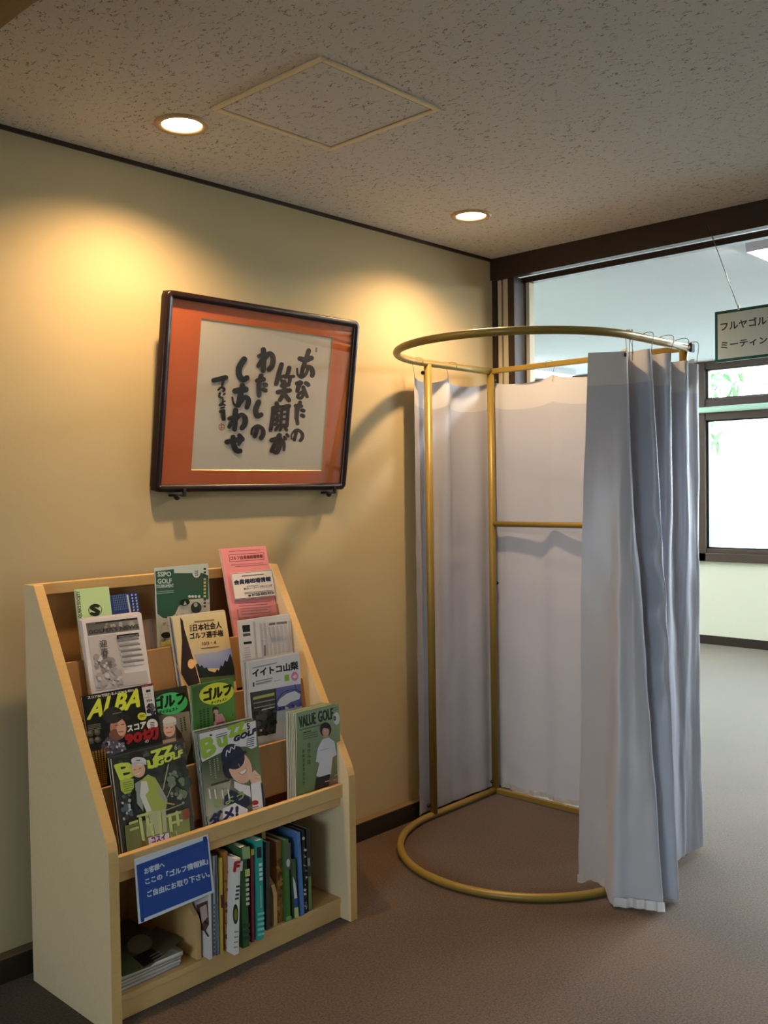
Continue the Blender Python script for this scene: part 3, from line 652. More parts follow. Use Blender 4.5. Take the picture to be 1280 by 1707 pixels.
# signature
st(P1, [38, 42], (675, 955), (792, 928)); st(P1, [26, 20], (778, 940), (758, 1000)); st(P1, [16, 20, 16], (720, 1048), (750, 1022), (780, 1040), (768, 1062)); st(P1, 18, (735, 1082), (730, 1112), (762, 1126)); st(P1, 14, (772, 1092), (782, 1086)); st(P1, 15, (765, 1140), (760, 1188), (732, 1196), (752, 1178), (785, 1196)); st(P1, 13, (762, 1160), (785, 1158)); st(P1, 16, (750, 1222), (775, 1216)); st(P1, 26, (742, 1258), (772, 1248)); st(P1, 30, (770, 1252), (775, 1330)); st(P3, 34, (842, 0), (848, 55))
pr.build('brush_strokes', sheet_o, M['prn'], 'black brush characters')
ps = Print(fn, dp, P3); rd = (168, 80, 58)
ps.line([(828 + 30 * math.cos(q), 140 + 34 * math.sin(q)) for q in [i * 0.63 for i in range(11)]], 7, rd)
for a, b in (((812, 125), (842, 122)), ((828, 115), (826, 165)), ((812, 145), (844, 142)), ((815, 160), (842, 158))): ps.line([a, b], 6, rd)
ps.build('seal_print', sheet_o, M['prn'], 'small red round seal stamp')
ps = Print(fn, dp, P2); ps.poly([(610, 492), (634, 496), (630, 548), (606, 544)], (122, 88, 66)); ps.poly([(615, 505), (629, 507), (628, 515), (614, 513)], (180, 160, 140)); ps.poly([(613, 525), (627, 527), (626, 533), (612, 531)], (180, 160, 140))
ps.build('seal_print', sheet_o, M['prn'], 'tiny brown oblong seal stamp')

# ------------------------------------------------------------------ magazine rack
RX0, RX1, RT = -2.298, -1.403, 0.030
RI0, RI1 = RX0 + RT, RX1 - RT
LIPS = [(-0.167, 0.924), (-0.256, 0.767), (-0.348, 0.605), (-0.440, 0.445)]
rack = thing('magazine_rack', 'pale wooden tiered magazine rack against the cream wall', 'magazine rack', ((RX0 + RX1) / 2, -0.25, 0))
prof = [(-0.043, 0.0), (-0.470, 0.0), (-0.470, 0.445), (-0.468, 0.475), (-0.460, 0.500), (-0.450, 0.519), (-0.100, 1.144), (-0.043, 1.144)]
def side(x0, x1):
    o = obj('side_panel', prism(prof, 'x', x0, x1, 0.0015), M['melamine'], rack)
    o.data.materials.append(M['edge'])
    for p in o.data.polygons:
        if abs(p.normal.x) < 0.5: p.material_index = 1
    return o
side(RX0, RI0); side(RI1, RX1)
obj('back_panel', box(RI0, RI1, -0.052, -0.044, 0.02, 1.12), M['board'], rack)
obj('top_rail', box(RI0, RI1, -0.075, -0.043, 1.112, 1.144, 0.0015), M['edge'], rack)
for i, (y, z) in enumerate(LIPS):
    yb = y - 0.012 if i < 3 else y
    if i < 3:
        obj('tier_board', prism([(y, z), (y + 0.012, z), (y + 0.012 - (0.036, 0.026, 0.008)[i], z - 0.16), (y - (0.036, 0.026, 0.008)[i], z - 0.16)], 'x', RI0, RI1, 0.001), M['board'], rack)
        obj('tier_floor', box(RI0, RI1, y - (0.028, 0.018, 0.0)[i], min(y + 0.075, -0.053), z - 0.165, z - 0.155), M['board'], rack)
obj('front_lip', box(RI0, RI1, -0.440, -0.420, 0.402, 0.445, 0.002), M['lip'], rack)
obj('shelf_board', box(RI0, RI1, -0.430, -0.053, 0.374, 0.400, 0.0015), M['lip'], rack)
obj('base_shelf', box(RI0, RI1, -0.425, -0.053, 0.050, 0.068, 0.001), M['lip'], rack)
obj('base_board', box(RI0, RI1, -0.422, -0.404, 0.002, 0.050, 0.001), M['lip'], rack)
dv = [(-0.415, 0.068), (-0.415, 0.165), (-0.405, 0.190), (-0.385, 0.205), (-0.370, 0.222), (-0.365, 0.245), (-0.365, 0.373), (-0.054, 0.373), (-0.054, 0.068)]
for x in (-1.986, -1.702): obj('divider', prism(dv, 'x', x - 0.0075, x + 0.0075, 0.001), M['lip'], rack)
# clear acrylic pockets on the tiers
def acrylic(x0, x1, row, h, dy=0.030):
    y, z = LIPS[row]; yb = y + 0.002
    n = (0, -1, 0.15)
    f = [(x0, yb, z - 0.15), (x1, yb, z - 0.15), (x1, yb + 0.012 + h * 0.12, z + h), (x0, yb + 0.012 + h * 0.12, z + h)]
    g = quad_box(f, n, 0.002)
    for x in (x0, x1):
        g = join(g, quad_box([(x, yb, z - 0.15), (x, yb + dy, z - 0.15), (x, yb + dy + 0.012 + h * 0.12, z + h), (x, yb + 0.012 + h * 0.12, z + h)], (1, 0, 0), 0.002))
    obj('acrylic_pocket', g, M['acryl'], rack)
acrylic(-1.610, -1.440, 0, 0.085); acrylic(-2.120, -1.935, 0, 0.090); acrylic(-2.215, -1.945, 1, 0.02)

# ------------------------------------------------------------------ magazines standing in the tiers
K1, K2, K3, K4 = crop(110, 960, 8), crop(240, 920, 7.42), crop(350, 900, 8.533), crop(120, 1120, 6.095)
K5, K6, K7, K8 = crop(290, 1110, 5.8875), crop(390, 1080, 6.32), crop(170, 1220, 7.529), crop(190, 1370, 3.282)
class Mag:
    """booklet standing in a tier: cover plane leaning back by t (dy per dz)"""
    def __init__(self, name, label, row, t, off, k, tl, tr, cover, th=0.004, drop=0.1545, group=None, glossy=True, zb=None):
        self.row, self.t, self.k = row, t, k
        y, z = LIPS[row]; yb = y + off; self.n = Vector((0, -1, t)); self.d = -yb + t * z
        a, b = onplane(k(tl), self.n, self.d), onplane(k(tr), self.n, self.d)
        self.x0, self.x1, self.z1 = a.x, min(b.x, RI1 - 0.006), (a.z + b.z) / 2
        self.z0 = (z - drop) if zb is None else zb
        self.yb, self.zl, self.th = yb, z, th; self.col = cover; self.glossy = glossy
        self.o = self.body(name, label, group, 0.0)
    def yat(self, z, back=0.0): return self.yb + self.t * (z - self.zl) + back
    def body(self, name, label, group, back, dx=0.0, dz=0.0, col=None, th=None):
        th = th or self.th; x0, x1, z0, z1 = self.x0 + dx, self.x1 + dx, self.z0, self.z1 + dz
        o = thing(name, label, 'magazine' if 'magazine' in name else ('leaflet' if 'leaflet' in name else 'booklet'), ((x0 + x1) / 2, self.yat(z0, back), z0), group)
        c = 0.0006
        q = lambda bk: [(x0, self.yat(z0, back + bk), z0), (x1, self.yat(z0, back + bk), z0), (x1, self.yat(z1, back + bk), z1), (x0, self.yat(z1, back + bk), z1)]
        qi = lambda bk: [(x0 + .001, self.yat(z0, back + bk), z0 + .001), (x1 - .001, self.yat(z0, back + bk), z0 + .001), (x1 - .001, self.yat(z1 - .0015, back + bk), z1 - .0015), (x0 + .001, self.yat(z1 - .0015, back + bk), z1 - .0015)]
        obj('pages', quad_box(qi(c), self.n, max(0.0006, th - 2 * c)), M['pages'], o)
        m = mat(name + '_cover', col or self.col, 0.3 if self.glossy else 0.6)
        obj('front_cover', quad_box(q(0), self.n, c), m, o); obj('back_cover', quad_box(q(th - c), self.n, c), m, o)
        return o
    def stack(self, n, name, label, group, cols, dz=0.004, seed=1, th=None):
        rg = random.Random(seed); b = self.th + 0.0008; th = th or self.th
        for i in range(n):
            self.body(name, label, group, b, rg.uniform(-0.004, 0.003), rg.uniform(-dz, dz), cols[i % len(cols)], th); b += th + 0.0008
    def pr(self): return Print(self.n, self.d, self.k)
    def done(self, p, label=None): p.build('cover_print', self.o, M['prg'] if self.glossy else M['prn'], label)

# ---- top tier
m = Mag('society_booklet', 'light green booklet with a round S emblem at the rack top left', 0, 0.176, 0.03, K1, (130, 188), (570, 140), (190, 220, 162), 0.012, glossy=False)
p = m.pr(); p.text("GOLFER'S SOCIETY", (213, 590), (180, 205), (168, 593), (40, 48, 40), 2); p.rows((140, 215), (152, 214), 9, 4.2, 42, 26, (120, 145, 110))
p.ell((390, 455), 92, 82, (30, 34, 30), -8); p.ell((390, 455), 84, 74, (190, 220, 162), -8); p.text('S', (335, 525), (450, 510), (325, 400), (25, 28, 25), 14); p.line([(350, 410), (430, 505)], 20, (25, 28, 25)); m.done(p)
m = Mag('blue_leaflet', 'dark blue leaflet with tiny white type beside the green booklet', 0, 0.20, 0.048, K1, (500, 272), (955, 215), (42, 64, 132), 0.003)
p = m.pr()
for i in range(8): p.rows((620 + i * 24, 262 - i * 3), (630 + i * 24, 260 - i * 3), 7, 5, 30, 20, (120, 140, 190))
p.poly([(805, 252), (828, 249), (870, 490), (846, 494)], (205, 210, 225))
for i in range(6): p.rows((870 + i * 5.5, 245 + i * 40), (888 + i * 5.5, 242 + i * 40), 1, 0, 0, 26, (190, 198, 220)); p.rows((918 + i * 6, 240 + i * 40), (938 + i * 6, 237 + i * 40), 1, 0, 0, 26, (180, 190, 215))
m.done(p)
m = Mag('tournament_leaflet', 'green and white tournament flyer standing in the top tier centre', 0, 0.03, 0.030, K2, (128, 200), (792, 150), (214, 222, 214), 0.002)
p = m.pr(); G = (52, 98, 76)
p.poly([(140, 240), (370, 213), (372, 262), (600, 262), (720, 268), (795, 292), (800, 590), (720, 575), (560, 590), (430, 670), (385, 770), (310, 825), (230, 815), (165, 765)], G)
p.poly([(378, 262), (720, 262), (795, 290), (797, 470), (385, 480)], (66, 92, 72))
for s, a, b, c in (('SSPO', (170, 305), (336, 300), (168, 250)), ('GOLF', (170, 392), (342, 386), (168, 336)), ('TOURNAMENT', (153, 450), (368, 436), (150, 408))): p.text(s, a, b, c, (215, 225, 220), 2.5 if s != 'TOURNAMENT' else 1)
p.rows((155, 490), (370, 472), 2, 0, 22, 10, (150, 180, 165)); p.ell((648, 258), 50, 62, (214, 222, 214)); p.rows((630, 235), (670, 231), 3, 0, 24, 12, (90, 100, 92))
for x in (563, 602, 640, 683): p.ell((x, 551), 17, 17, (220, 224, 216))
p.poly([(385, 770), (430, 670), (560, 590), (720, 575), (800, 590), (812, 800), (330, 1100), (215, 1190), (165, 770), (230, 815), (310, 825)], (206, 200, 180)); p.blobs([(200, 840), (800, 620), (800, 780), (220, 1150)], 60, [(176, 160, 130), (190, 180, 150)], 9, 4)
p.ell((505, 625), 62, 42, (26, 34, 28), -10); p.poly([(490, 655), (505, 605), (530, 650)], (200, 205, 190)); p.ell((645, 690), 66, 70, (44, 52, 44)); p.ell((640, 655), 24, 28, (170, 178, 165))
p.ell((275, 1030), 64, 38, (40, 36, 26)); p.line([(262, 1050), (250, 1110)], 8, (50, 44, 30)); p.poly([(205, 1120), (345, 1080), (345, 1170), (220, 1195)], (224, 196, 110))
for i in range(12): p.rows((738, 200 + i * 42), (766, 198 + i * 42), 1, 0, 0, 26, (206, 196, 120) if 2 < i < 9 else (60, 66, 58))
m.done(p); m.stack(1, 'tournament_leaflet', 'second white flyer peeking up behind the green tournament flyer', None, [(208, 216, 208)], 0.001, 2, 0.002)
m = Mag('pink_booklet', 'pink price-list booklet standing tallest at the rack top right', 0, 0.250, 0.014, K3, (145, 125), (832, 90), (226, 142, 148), 0.010, glossy=False, drop=0.05)
p = m.pr(); B = (120, 50, 56)
p.line([(270, 212), (765, 182)], 7, B); p.line([(765, 182), (768, 276)], 7, B); p.line([(768, 276), (280, 312)], 7, B); p.line([(280, 312), (270, 212)], 7, B)
p.text('ゴルフ会員権相場情報', (292, 288), (752, 256), (288, 236), B, 2.5); p.rows((270, 158), (720, 134), 1, 0, 0, 12, (170, 90, 96)); p.rows((300, 352), (760, 320), 2, 60, 22, 10, (180, 98, 104))
for i in range(5): p.rows((400 + i * 12, 900 + i * 38), (860 - (i % 2) * 40, 868 + i * 38), 1, 0, 0, 11, (170, 92, 98))
m.done(p)
card = Print(m.n, m.d - 0.0, K3); card.eps = 0.0002
cn = m.n.normalized()
cq = [onplane(K3(q), m.n, m.d + 0.006) for q in ((350, 850), (940, 795), (885, 420), (290, 480))]
c = thing('white_card', 'white name card with bold navy lettering on the pink booklet', 'card', tuple(cq[0]))
obj('card_sheet', quad_box(cq, m.n, 0.0008), mat('white_card_stock', (226, 220, 216), 0.5), c)
card = Print(m.n, m.d + 0.006, K3); nv = (36, 34, 70)
for a, b in (((300, 488), (880, 430)), ((880, 430), (932, 790)), ((932, 790), (354, 842)), ((354, 842), (300, 488))): card.line([a, b], 6, (90, 70, 80))
card.text('会員権相場情報', (346, 640), (866, 586), (340, 576), nv, 4.5); card.text('ケー・ジー・プランニング', (530, 712), (886, 668), (524, 674), nv, 1.5); card.text('株式会社', (482, 712), (522, 706), (478, 684), nv, 0.5)
card.text('0120-502-013', (600, 800), (906, 766), (594, 770), nv, 2.5); card.poly([(542, 782), (580, 778), (584, 804), (546, 808)], nv); card.rows((450, 508), (765, 480), 1, 0, 0, 14, (130, 110, 110)); card.rows((490, 745), (890, 712), 2, 0, 18, 8, (140, 125, 125)); card.rows((520, 655), (690, 640), 1, 0, 0, 8, (140, 125, 125))
card.build('card_print', c, M['prn'])

# ---- second tier
m = Mag('newsletter_booklet', 'white newsletter stack with grey photo header in the second tier', 1, 0.22, 0.027, K1, (210, 598), (1002, 492), (226, 218, 218), 0.006, glossy=False)
p = m.pr()
p.poly([(262, 632), (950, 556), (985, 716), (292, 802)], [(92, 88, 86), (150, 146, 142), (120, 116, 112), (110, 106, 104)]); p.poly([(390, 622), (948, 553), (952, 580), (394, 642)], (34, 30, 30)); p.blobs([(500, 640), (900, 600), (930, 660), (520, 700)], 14, [(170, 166, 162), (150, 146, 142)], 26, 3)
p.text("GOLFER'S NEWS", (306, 776), (968, 694), (300, 726), (60, 56, 56), 2); p.poly([(292, 812), (670, 768), (780, 1300), (1075, 1262), (1108, 1425), (400, 1530)], (198, 190, 190))
p.blobs([(360, 1080), (640, 1050), (660, 1250), (390, 1330)], 34, [(150, 142, 142), (165, 158, 158), (120, 112, 112), (215, 208, 208)], 34, 7); p.blobs([(400, 1320), (740, 1280), (760, 1440), (420, 1500)], 22, [(180, 172, 172), (212, 206, 206)], 36, 8); p.ell((575, 1378), 10, 8, (60, 54, 54)); p.ell((650, 1392), 9, 8, (50, 46, 46))
p.text('迎', (458, 958), (552, 944), (440, 862), (90, 82, 82), 2); p.text('春', (478, 1078), (572, 1062), (462, 972), (90, 82, 82), 2)
p.poly([(676, 790), (966, 755), (976, 806), (682, 846)], (24, 22, 22)); p.rows((700, 812), (960, 780), 2, 6, 18, 6, (190, 184, 184))
for i in range(5): x, y = 694 + i * 17, 858 + i * 72; p.poly([(x, y), (x + 274, y - 34), (x + 278, y - 10), (x + 5, y + 26)], (130, 124, 124)); p.rows((x + 20, y + 36), (x + 150 - 30 * (i % 2), y + 20), 2, 4, 15, 8, (170, 164, 164))
m.done(p); m.stack(3, 'newsletter_booklet', 'white newsletter copy behind the front newsletter of the second tier', 'newsletter copies in the second tier', [(222, 214, 216), (214, 208, 212)], 0.003, 5, 0.0045)
m = Mag('programme_booklet', 'golden sunset tournament programme in the second tier centre', 1, 0.22, 0.03, K2, (345, 800), (1002, 735), (226, 196, 140), 0.005)
p = m.pr()
p.poly([(347, 802), (1000, 737), (1062, 1120), (400, 1180)], [(232, 218, 178), (232, 214, 166), (214, 180, 116), (226, 206, 160)]); p.poly([(400, 1180), (1062, 1120), (1090, 1300), (440, 1350)], [(226, 206, 160), (214, 180, 116), (190, 170, 160), (230, 190, 130)])
p.poly([(620, 1270), (900, 1235), (1075, 1190), (1105, 1440), (680, 1440)], [(180, 176, 184), (170, 172, 196), (140, 150, 196), (120, 134, 186), (140, 150, 196)])
p.poly([(640, 1395), (665, 1380), (690, 1420), (715, 1400), (745, 1440), (775, 1425), (800, 1470), (840, 1480), (880, 1490), (905, 1450), (925, 1470), (950, 1400), (975, 1420), (1000, 1340), (1030, 1360), (1065, 1255), (1085, 1300), (1118, 1440), (1128, 1535), (690, 1580)], (30, 38, 32)); p.poly([(690, 1560), (1128, 1520), (1132, 1600), (700, 1660)], (86, 100, 56))
p.poly([(445, 805), (480, 850), (500, 960), (600, 1290), (690, 1620), (560, 1680), (455, 1500), (470, 1100)], [(50, 36, 32), (56, 38, 32), (60, 40, 34), (130, 70, 44), (60, 40, 34), (40, 30, 28), (50, 36, 32), (50, 36, 32)]); p.ell((585, 1385), 44, 60, (248, 196, 130)); p.poly([(360, 1300), (455, 1500), (560, 1690), (520, 1690)], (216, 160, 100))
d = (52, 40, 30); p.text('日本社会人', (610, 982), (962, 944), (602, 898), d, 3); p.text('ゴルフ選手権', (572, 1082), (982, 1042), (564, 1004), d, 3); p.text('10/3・4', (722, 1158), (892, 1138), (718, 1118), (110, 84, 54), 1.5); p.rows((620, 858), (870, 832), 1, 0, 0, 18, (150, 124, 86)); p.rows((705, 1190), (930, 1164), 1, 0, 0, 12, (130, 104, 70)); p.rows((562, 905), (588, 902), 4, 2, 22, 14, (140, 114, 78))
m.done(p); m.stack(3, 'programme_booklet', 'programme copy edge showing behind the golden sunset programme', 'programme copies in the second tier', [(206, 206, 210), (90, 96, 120), (210, 200, 180)], 0.003, 6, 0.004)
m = Mag('folded_newspaper', 'folded black and white newspaper in the second tier right', 1, 0.10, 0.03, K3, (415, 1140), (1168, 1062), (224, 220, 220), 0.012, glossy=False)
p = m.pr()
p.poly([(455, 1216), (566, 1206), (572, 1305), (468, 1316)], (28, 26, 28)); p.poly([(468, 1335), (572, 1322), (578, 1362), (472, 1376)], (90, 86, 88)); p.poly([(478, 1452), (592, 1440), (596, 1474), (482, 1488)], (24, 22, 24)); p.rows((482, 1535), (570, 1525), 6, 2, 32, 12, (186, 176, 180)); p.poly([(610, 1165), (640, 1160), (680, 1690), (650, 1700)], (188, 182, 182))
for i in range(8): p.rows((700 + i * 58, 1190 - i * 5), (738 + i * 58, 1186 - i * 5), 30, 1.4, 16, 7, (158, 156, 164))
p.poly([(826, 1172), (1110, 1140), (1114, 1205), (830, 1236)], (224, 220, 220)); p.rows((838, 1184), (930, 1174), 1, 0, 0, 34, (110, 106, 114)); p.rows((945, 1172), (1096, 1156), 1, 0, 0, 34, (120, 116, 124)); p.poly([(768, 1500), (792, 1498), (796, 1650), (772, 1656)], (110, 108, 118)); m.done(p)

# ---- third tier
m = Mag('golf_magazine', 'black golf magazine with large yellow ALBA title in the third tier', 2, 0.26, 0.028, K4, (95, 240), (826, 130), (22, 22, 20), 0.006, drop=0.06)
p = m.pr(); Y = (212, 222, 66)
p.text('スコア80で回れる人は90も切れる', (162, 278), (664, 194), (158, 250), (216, 212, 206), 1.2); p.text('ALBA', (158, 482), (684, 348), (202, 296), Y, 9)
p.ell((330, 600), 75, 190, (20, 19, 18), 5); p.ell((470, 572), 84, 112, (176, 124, 104), -6); p.ell((445, 640), 70, 60, (120, 80, 68)); p.ell((500, 570), 46, 80, (206, 160, 138)); p.ell((415, 440), 104, 84, (46, 46, 42), -8); p.ell((530, 458), 74, 26, (34, 34, 32), 10); p.line([(415, 428), (500, 410)], 8, (130, 130, 126)); p.line([(470, 612), (522, 604)], 9, (170, 70, 70)); p.line([(440, 545), (470, 540)], 7, (50, 34, 30)); p.line([(500, 536), (528, 532)], 7, (50, 34, 30))
p.poly([(300, 740), (360, 660), (440, 690), (530, 735), (560, 790), (400, 850), (330, 880), (290, 830)], (80, 78, 98)); p.blobs([(310, 700), (520, 720), (540, 790), (320, 860)], 40, [(190, 186, 206), (36, 34, 46), (120, 116, 140)], 12, 11)
for q in ((185, 625), (255, 612), (195, 700), (262, 688)): p.ell(q, 34, 32, (78, 76, 68)); p.ell((q[0] - 6, q[1] - 8), 20, 16, (120, 116, 106))
p.rows((160, 545), (290, 522), 4, 2, 16, 7, (120, 118, 110)); p.text('スコア', (566, 612), (752, 566), (562, 552), (224, 222, 220), 4); p.ell((816, 536), 56, 58, (218, 216, 216)); p.rows((795, 515), (838, 508), 4, 0, 16, 8, (70, 66, 66)); p.text('90切', (546, 744), (874, 672), (542, 632), (158, 24, 30), 10); p.text('の', (745, 725), (780, 716), (742, 696), (220, 214, 210), 1)
p.poly([(706, 152), (824, 134), (850, 430), (758, 452)], (216, 212, 216)); p.poly([(706, 140), (824, 122), (826, 138), (708, 158)], (150, 60, 50)); p.text('最新', (752, 212), (798, 204), (750, 184), (30, 28, 34), 1.5); p.text('クラブ', (740, 248), (806, 236), (738, 222), (60, 56, 66)); p.text('カタログ', (736, 278), (812, 264), (734, 254), (60, 56, 66)); p.text('2024', (758, 306), (812, 296), (756, 284), (30, 28, 34), 1)
p.blobs([(755, 330), (830, 318), (840, 420), (765, 435)], 16, [(30, 28, 30), (60, 56, 58), (100, 96, 98)], 22, 13); p.ell((712, 452), 46, 40, (200, 206, 60)); p.rows((688, 440), (738, 432), 2, 0, 16, 8, (90, 92, 30))
for i in range(6): p.poly([(172 + i * 30, 815 - i * 6), (190 + i * 30, 812 - i * 6), (268 + i * 18, 1180 - i * 8), (252 + i * 18, 1184 - i * 8)], (150 - 8 * (i % 2), 108, 22))
for i in range(16): p.rows((180 + i * 4, 840 + i * 20), (330 + i * 2.4, 815 + i * 20), 1, 0, 0, 6, (40, 30, 12))
m.done(p)
m = Mag('golf_magazine', 'dark golf weekly with green oval title tucked behind the ALBA magazine', 2, 0.26, 0.037, K4, (560, 242), (1166, 150), (46, 48, 40), 0.005, drop=0.09)
p = m.pr(); p.poly([(850, 450), (1190, 400), (1225, 700), (1150, 950), (900, 900)], [(60, 60, 50), (150, 148, 128), (140, 134, 112), (90, 80, 66), (60, 54, 46)])
p.ell((1000, 322), 176, 112, (70, 186, 108), -8); p.text('ゴルフ', (838, 388), (1146, 318), (836, 262), (18, 20, 18), 7); p.text('ダイジェスト', (885, 436), (1076, 388), (882, 398), (22, 40, 26), 2)
p.poly([(920, 560), (960, 700), (900, 720), (930, 640)], (70, 44, 34)); p.poly([(1050, 540), (1110, 620), (1150, 720), (1060, 700)], (62, 36, 28)); p.ell((988, 582), 60, 78, (222, 178, 156)); p.ell((990, 500), 70, 48, (214, 212, 210), -8); p.poly([(925, 530), (1062, 505), (1060, 535), (928, 555)], (196, 194, 192)); p.line([(965, 620), (1010, 612)], 8, (190, 90, 84)); p.line([(955, 570), (975, 567)], 6, (60, 36, 30)); p.line([(1002, 563), (1022, 560)], 6, (60, 36, 30)); p.poly([(900, 700), (1050, 670), (1080, 760), (900, 800)], (200, 160, 146))
p.rows((1095, 470), (1112, 467), 6, 3, 24, 15, (70, 74, 60)); p.rows((1130, 460), (1147, 457), 6, 3, 24, 15, (70, 74, 60)); m.done(p)
m = Mag('golf_magazine', 'bright green golf weekly with yellow oval title in the third tier', 2, 0.07, 0.030, K5, (165, 210), (582, 105), (74, 128, 50), 0.005)
p = m.pr(); p.poly([(180, 215), (575, 112), (608, 560), (215, 680)], [(62, 96, 48), (80, 130, 52), (92, 150, 56), (66, 122, 44)]); p.ell((418, 272), 172, 106, (220, 224, 58), -11); p.text('ゴルフ', (294, 348), (560, 276), (292, 238), (20, 22, 16), 7); p.text('ダイジェスト', (364, 380), (520, 338), (362, 352), (36, 40, 18), 1.5)
p.ell((405, 432), 30, 34, (70, 40, 34)); p.ell((412, 455), 24, 32, (206, 156, 138)); p.poly([(378, 420), (395, 405), (425, 405), (440, 425), (380, 432)], (34, 30, 32)); p.poly([(388, 515), (420, 480), (470, 468), (498, 520), (512, 600), (395, 620)], (212, 150, 152)); p.poly([(420, 560), (495, 540), (505, 610), (410, 620)], (160, 70, 84)); p.poly([(380, 470), (400, 460), (405, 540), (385, 560)], (96, 56, 46))
for x, y0, n in ((250, 440, 8), (285, 425, 9), (325, 415, 8)): p.rows((x, y0), (x + 18, y0 - 4), n, 1, 24, 15, (34, 70, 26))
p.line([(580, 470), (572, 490)], 5, (30, 40, 20)); m.done(p); m.stack(1, 'golf_magazine', 'thin magazine edge just behind the bright green golf weekly', None, [(196, 196, 190)], 0.002, 9, 0.003)
m = Mag('travel_magazine', 'white magazine with bold black katakana title in the third tier right', 2, 0.058, 0.026, K6, (150, 145), (686, 62), (214, 216, 222), 0.006)
p = m.pr(); p.text('イイトコ山梨', (198, 312), (674, 222), (194, 232), (16, 16, 18), 4.5); p.rows((195, 208), (450, 152), 1, 0, 0, 10, (130, 132, 140)); p.text('1', (200, 412), (214, 408), (198, 366), (40, 40, 44), 1); p.rows((230, 350), (405, 312), 1, 0, 0, 10, (120, 122, 130)); p.rows((230, 374), (395, 336), 1, 0, 0, 20, (150, 152, 160)); p.rows((420, 350), (490, 334), 1, 0, 0, 7, (150, 152, 160)); p.poly([(532, 288), (580, 280), (582, 344), (534, 352)], (132, 178, 66)); p.ell((640, 300), 38, 48, (206, 126, 176)); p.text('40', (622, 322), (660, 314), (620, 290), (240, 230, 238), 1.5)
p.poly([(168, 472), (440, 425), (452, 665), (440, 900), (250, 935), (190, 720)], (62, 64, 60)); p.blobs([(190, 600), (440, 560), (440, 880), (250, 920)], 50, [(46, 46, 42), (84, 84, 78), (70, 66, 58), (34, 34, 32)], 26, 21); p.rows((200, 520), (425, 470), 1, 0, 0, 30, (170, 172, 90)); p.rows((205, 580), (430, 535), 2, 4, 50, 12, (150, 150, 140)); p.rows((290, 650), (430, 615), 1, 0, 0, 12, (190, 190, 184))
p.poly([(440, 425), (705, 378), (716, 612), (452, 668)], (92, 98, 158)); p.poly([(455, 590), (480, 540), (560, 480), (640, 455), (700, 490), (690, 540), (600, 570), (540, 610), (470, 620)], (206, 208, 224)); p.line([(450, 560), (520, 470), (640, 440), (705, 470)], 8, (40, 40, 60)); p.line([(640, 385), (660, 440), (705, 460)], 6, (44, 42, 60)); p.blobs([(460, 630), (715, 580), (715, 610), (460, 660)], 12, [(60, 60, 100), (200, 196, 210)], 12, 22); p.ell((285, 868), 14, 14, (200, 200, 190))
m.done(p); m.stack(4, 'travel_magazine', 'magazine copy stacked behind the white katakana-titled magazine', 'copies behind the katakana-titled magazine', [(196, 200, 206), (120, 122, 124), (204, 206, 210), (176, 180, 188)], 0.004, 12, 0.005)

# ---- front tier
m = Mag('golf_magazine', 'golf magazine with yellow title and smiling golfer in a visor', 3, 0.20, 0.030, K7, (115, 325), (1016, 125), (34, 40, 32), 0.008, drop=0.0445)
p = m.pr(); p.blobs([(150, 340), (1010, 150), (1080, 900), (260, 1150)], 90, [(26, 30, 24), (50, 60, 46), (66, 78, 60), (20, 24, 20)], 60, 31); p.blobs([(850, 520), (1010, 480), (1050, 900), (880, 950)], 30, [(120, 132, 110), (150, 160, 140), (84, 96, 76)], 34, 32); p.blobs([(230, 800), (360, 780), (400, 1050), (270, 1100)], 18, [(190, 196, 198), (90, 100, 110), (60, 66, 70)], 30, 33)
p.poly([(285, 1180), (1085, 960), (1108, 1262), (318, 1552)], [(120, 128, 74), (134, 140, 84), (150, 156, 92), (110, 116, 64)]); YB_ = (204, 222, 86)
p.text('B', (232, 600), (440, 545), (160, 425), YB_, 14); p.text('u', (575, 462), (690, 432), (560, 372), YB_, 14); p.text('ZZ', (640, 352), (905, 270), (612, 252), YB_, 12); p.text('GOLF', (690, 432), (1012, 302), (684, 352), YB_, 7); p.text('6', (912, 232), (948, 222), (905, 165), (170, 172, 160), 2); p.rows((950, 180), (985, 168), 3, 3, 18, 8, (150, 150, 140)); p.rows((510, 285), (590, 262), 3, 2, 14, 6, (130, 132, 120))
p.poly([(225, 620), (300, 575), (395, 590), (400, 700), (360, 760), (290, 785), (235, 735)], (176, 196, 78)); p.rows((262, 640), (380, 612), 5, 4, 26, 8, (90, 104, 40))
p.line([(832, 410), (765, 725)], 14, (176, 174, 150)); p.line([(885, 660), (820, 820)], 12, (170, 168, 150)); p.ell((440, 300), 78, 58, (40, 32, 30)); p.ell((540, 430), 30, 100, (44, 34, 30)); p.ell((455, 470), 86, 104, (222, 178, 150), -8); p.ell((462, 368), 98, 52, (212, 212, 214), 4); p.poly([(370, 400), (420, 378), (555, 385), (560, 415), (460, 400), (375, 440)], (190, 190, 192)); p.rows((430, 352), (480, 348), 1, 0, 0, 14, (90, 92, 100)); p.line([(425, 530), (455, 528), (485, 505)], 10, (236, 226, 220)); p.line([(400, 480), (425, 470)], 7, (60, 40, 34)); p.line([(462, 462), (490, 455)], 7, (60, 40, 34))
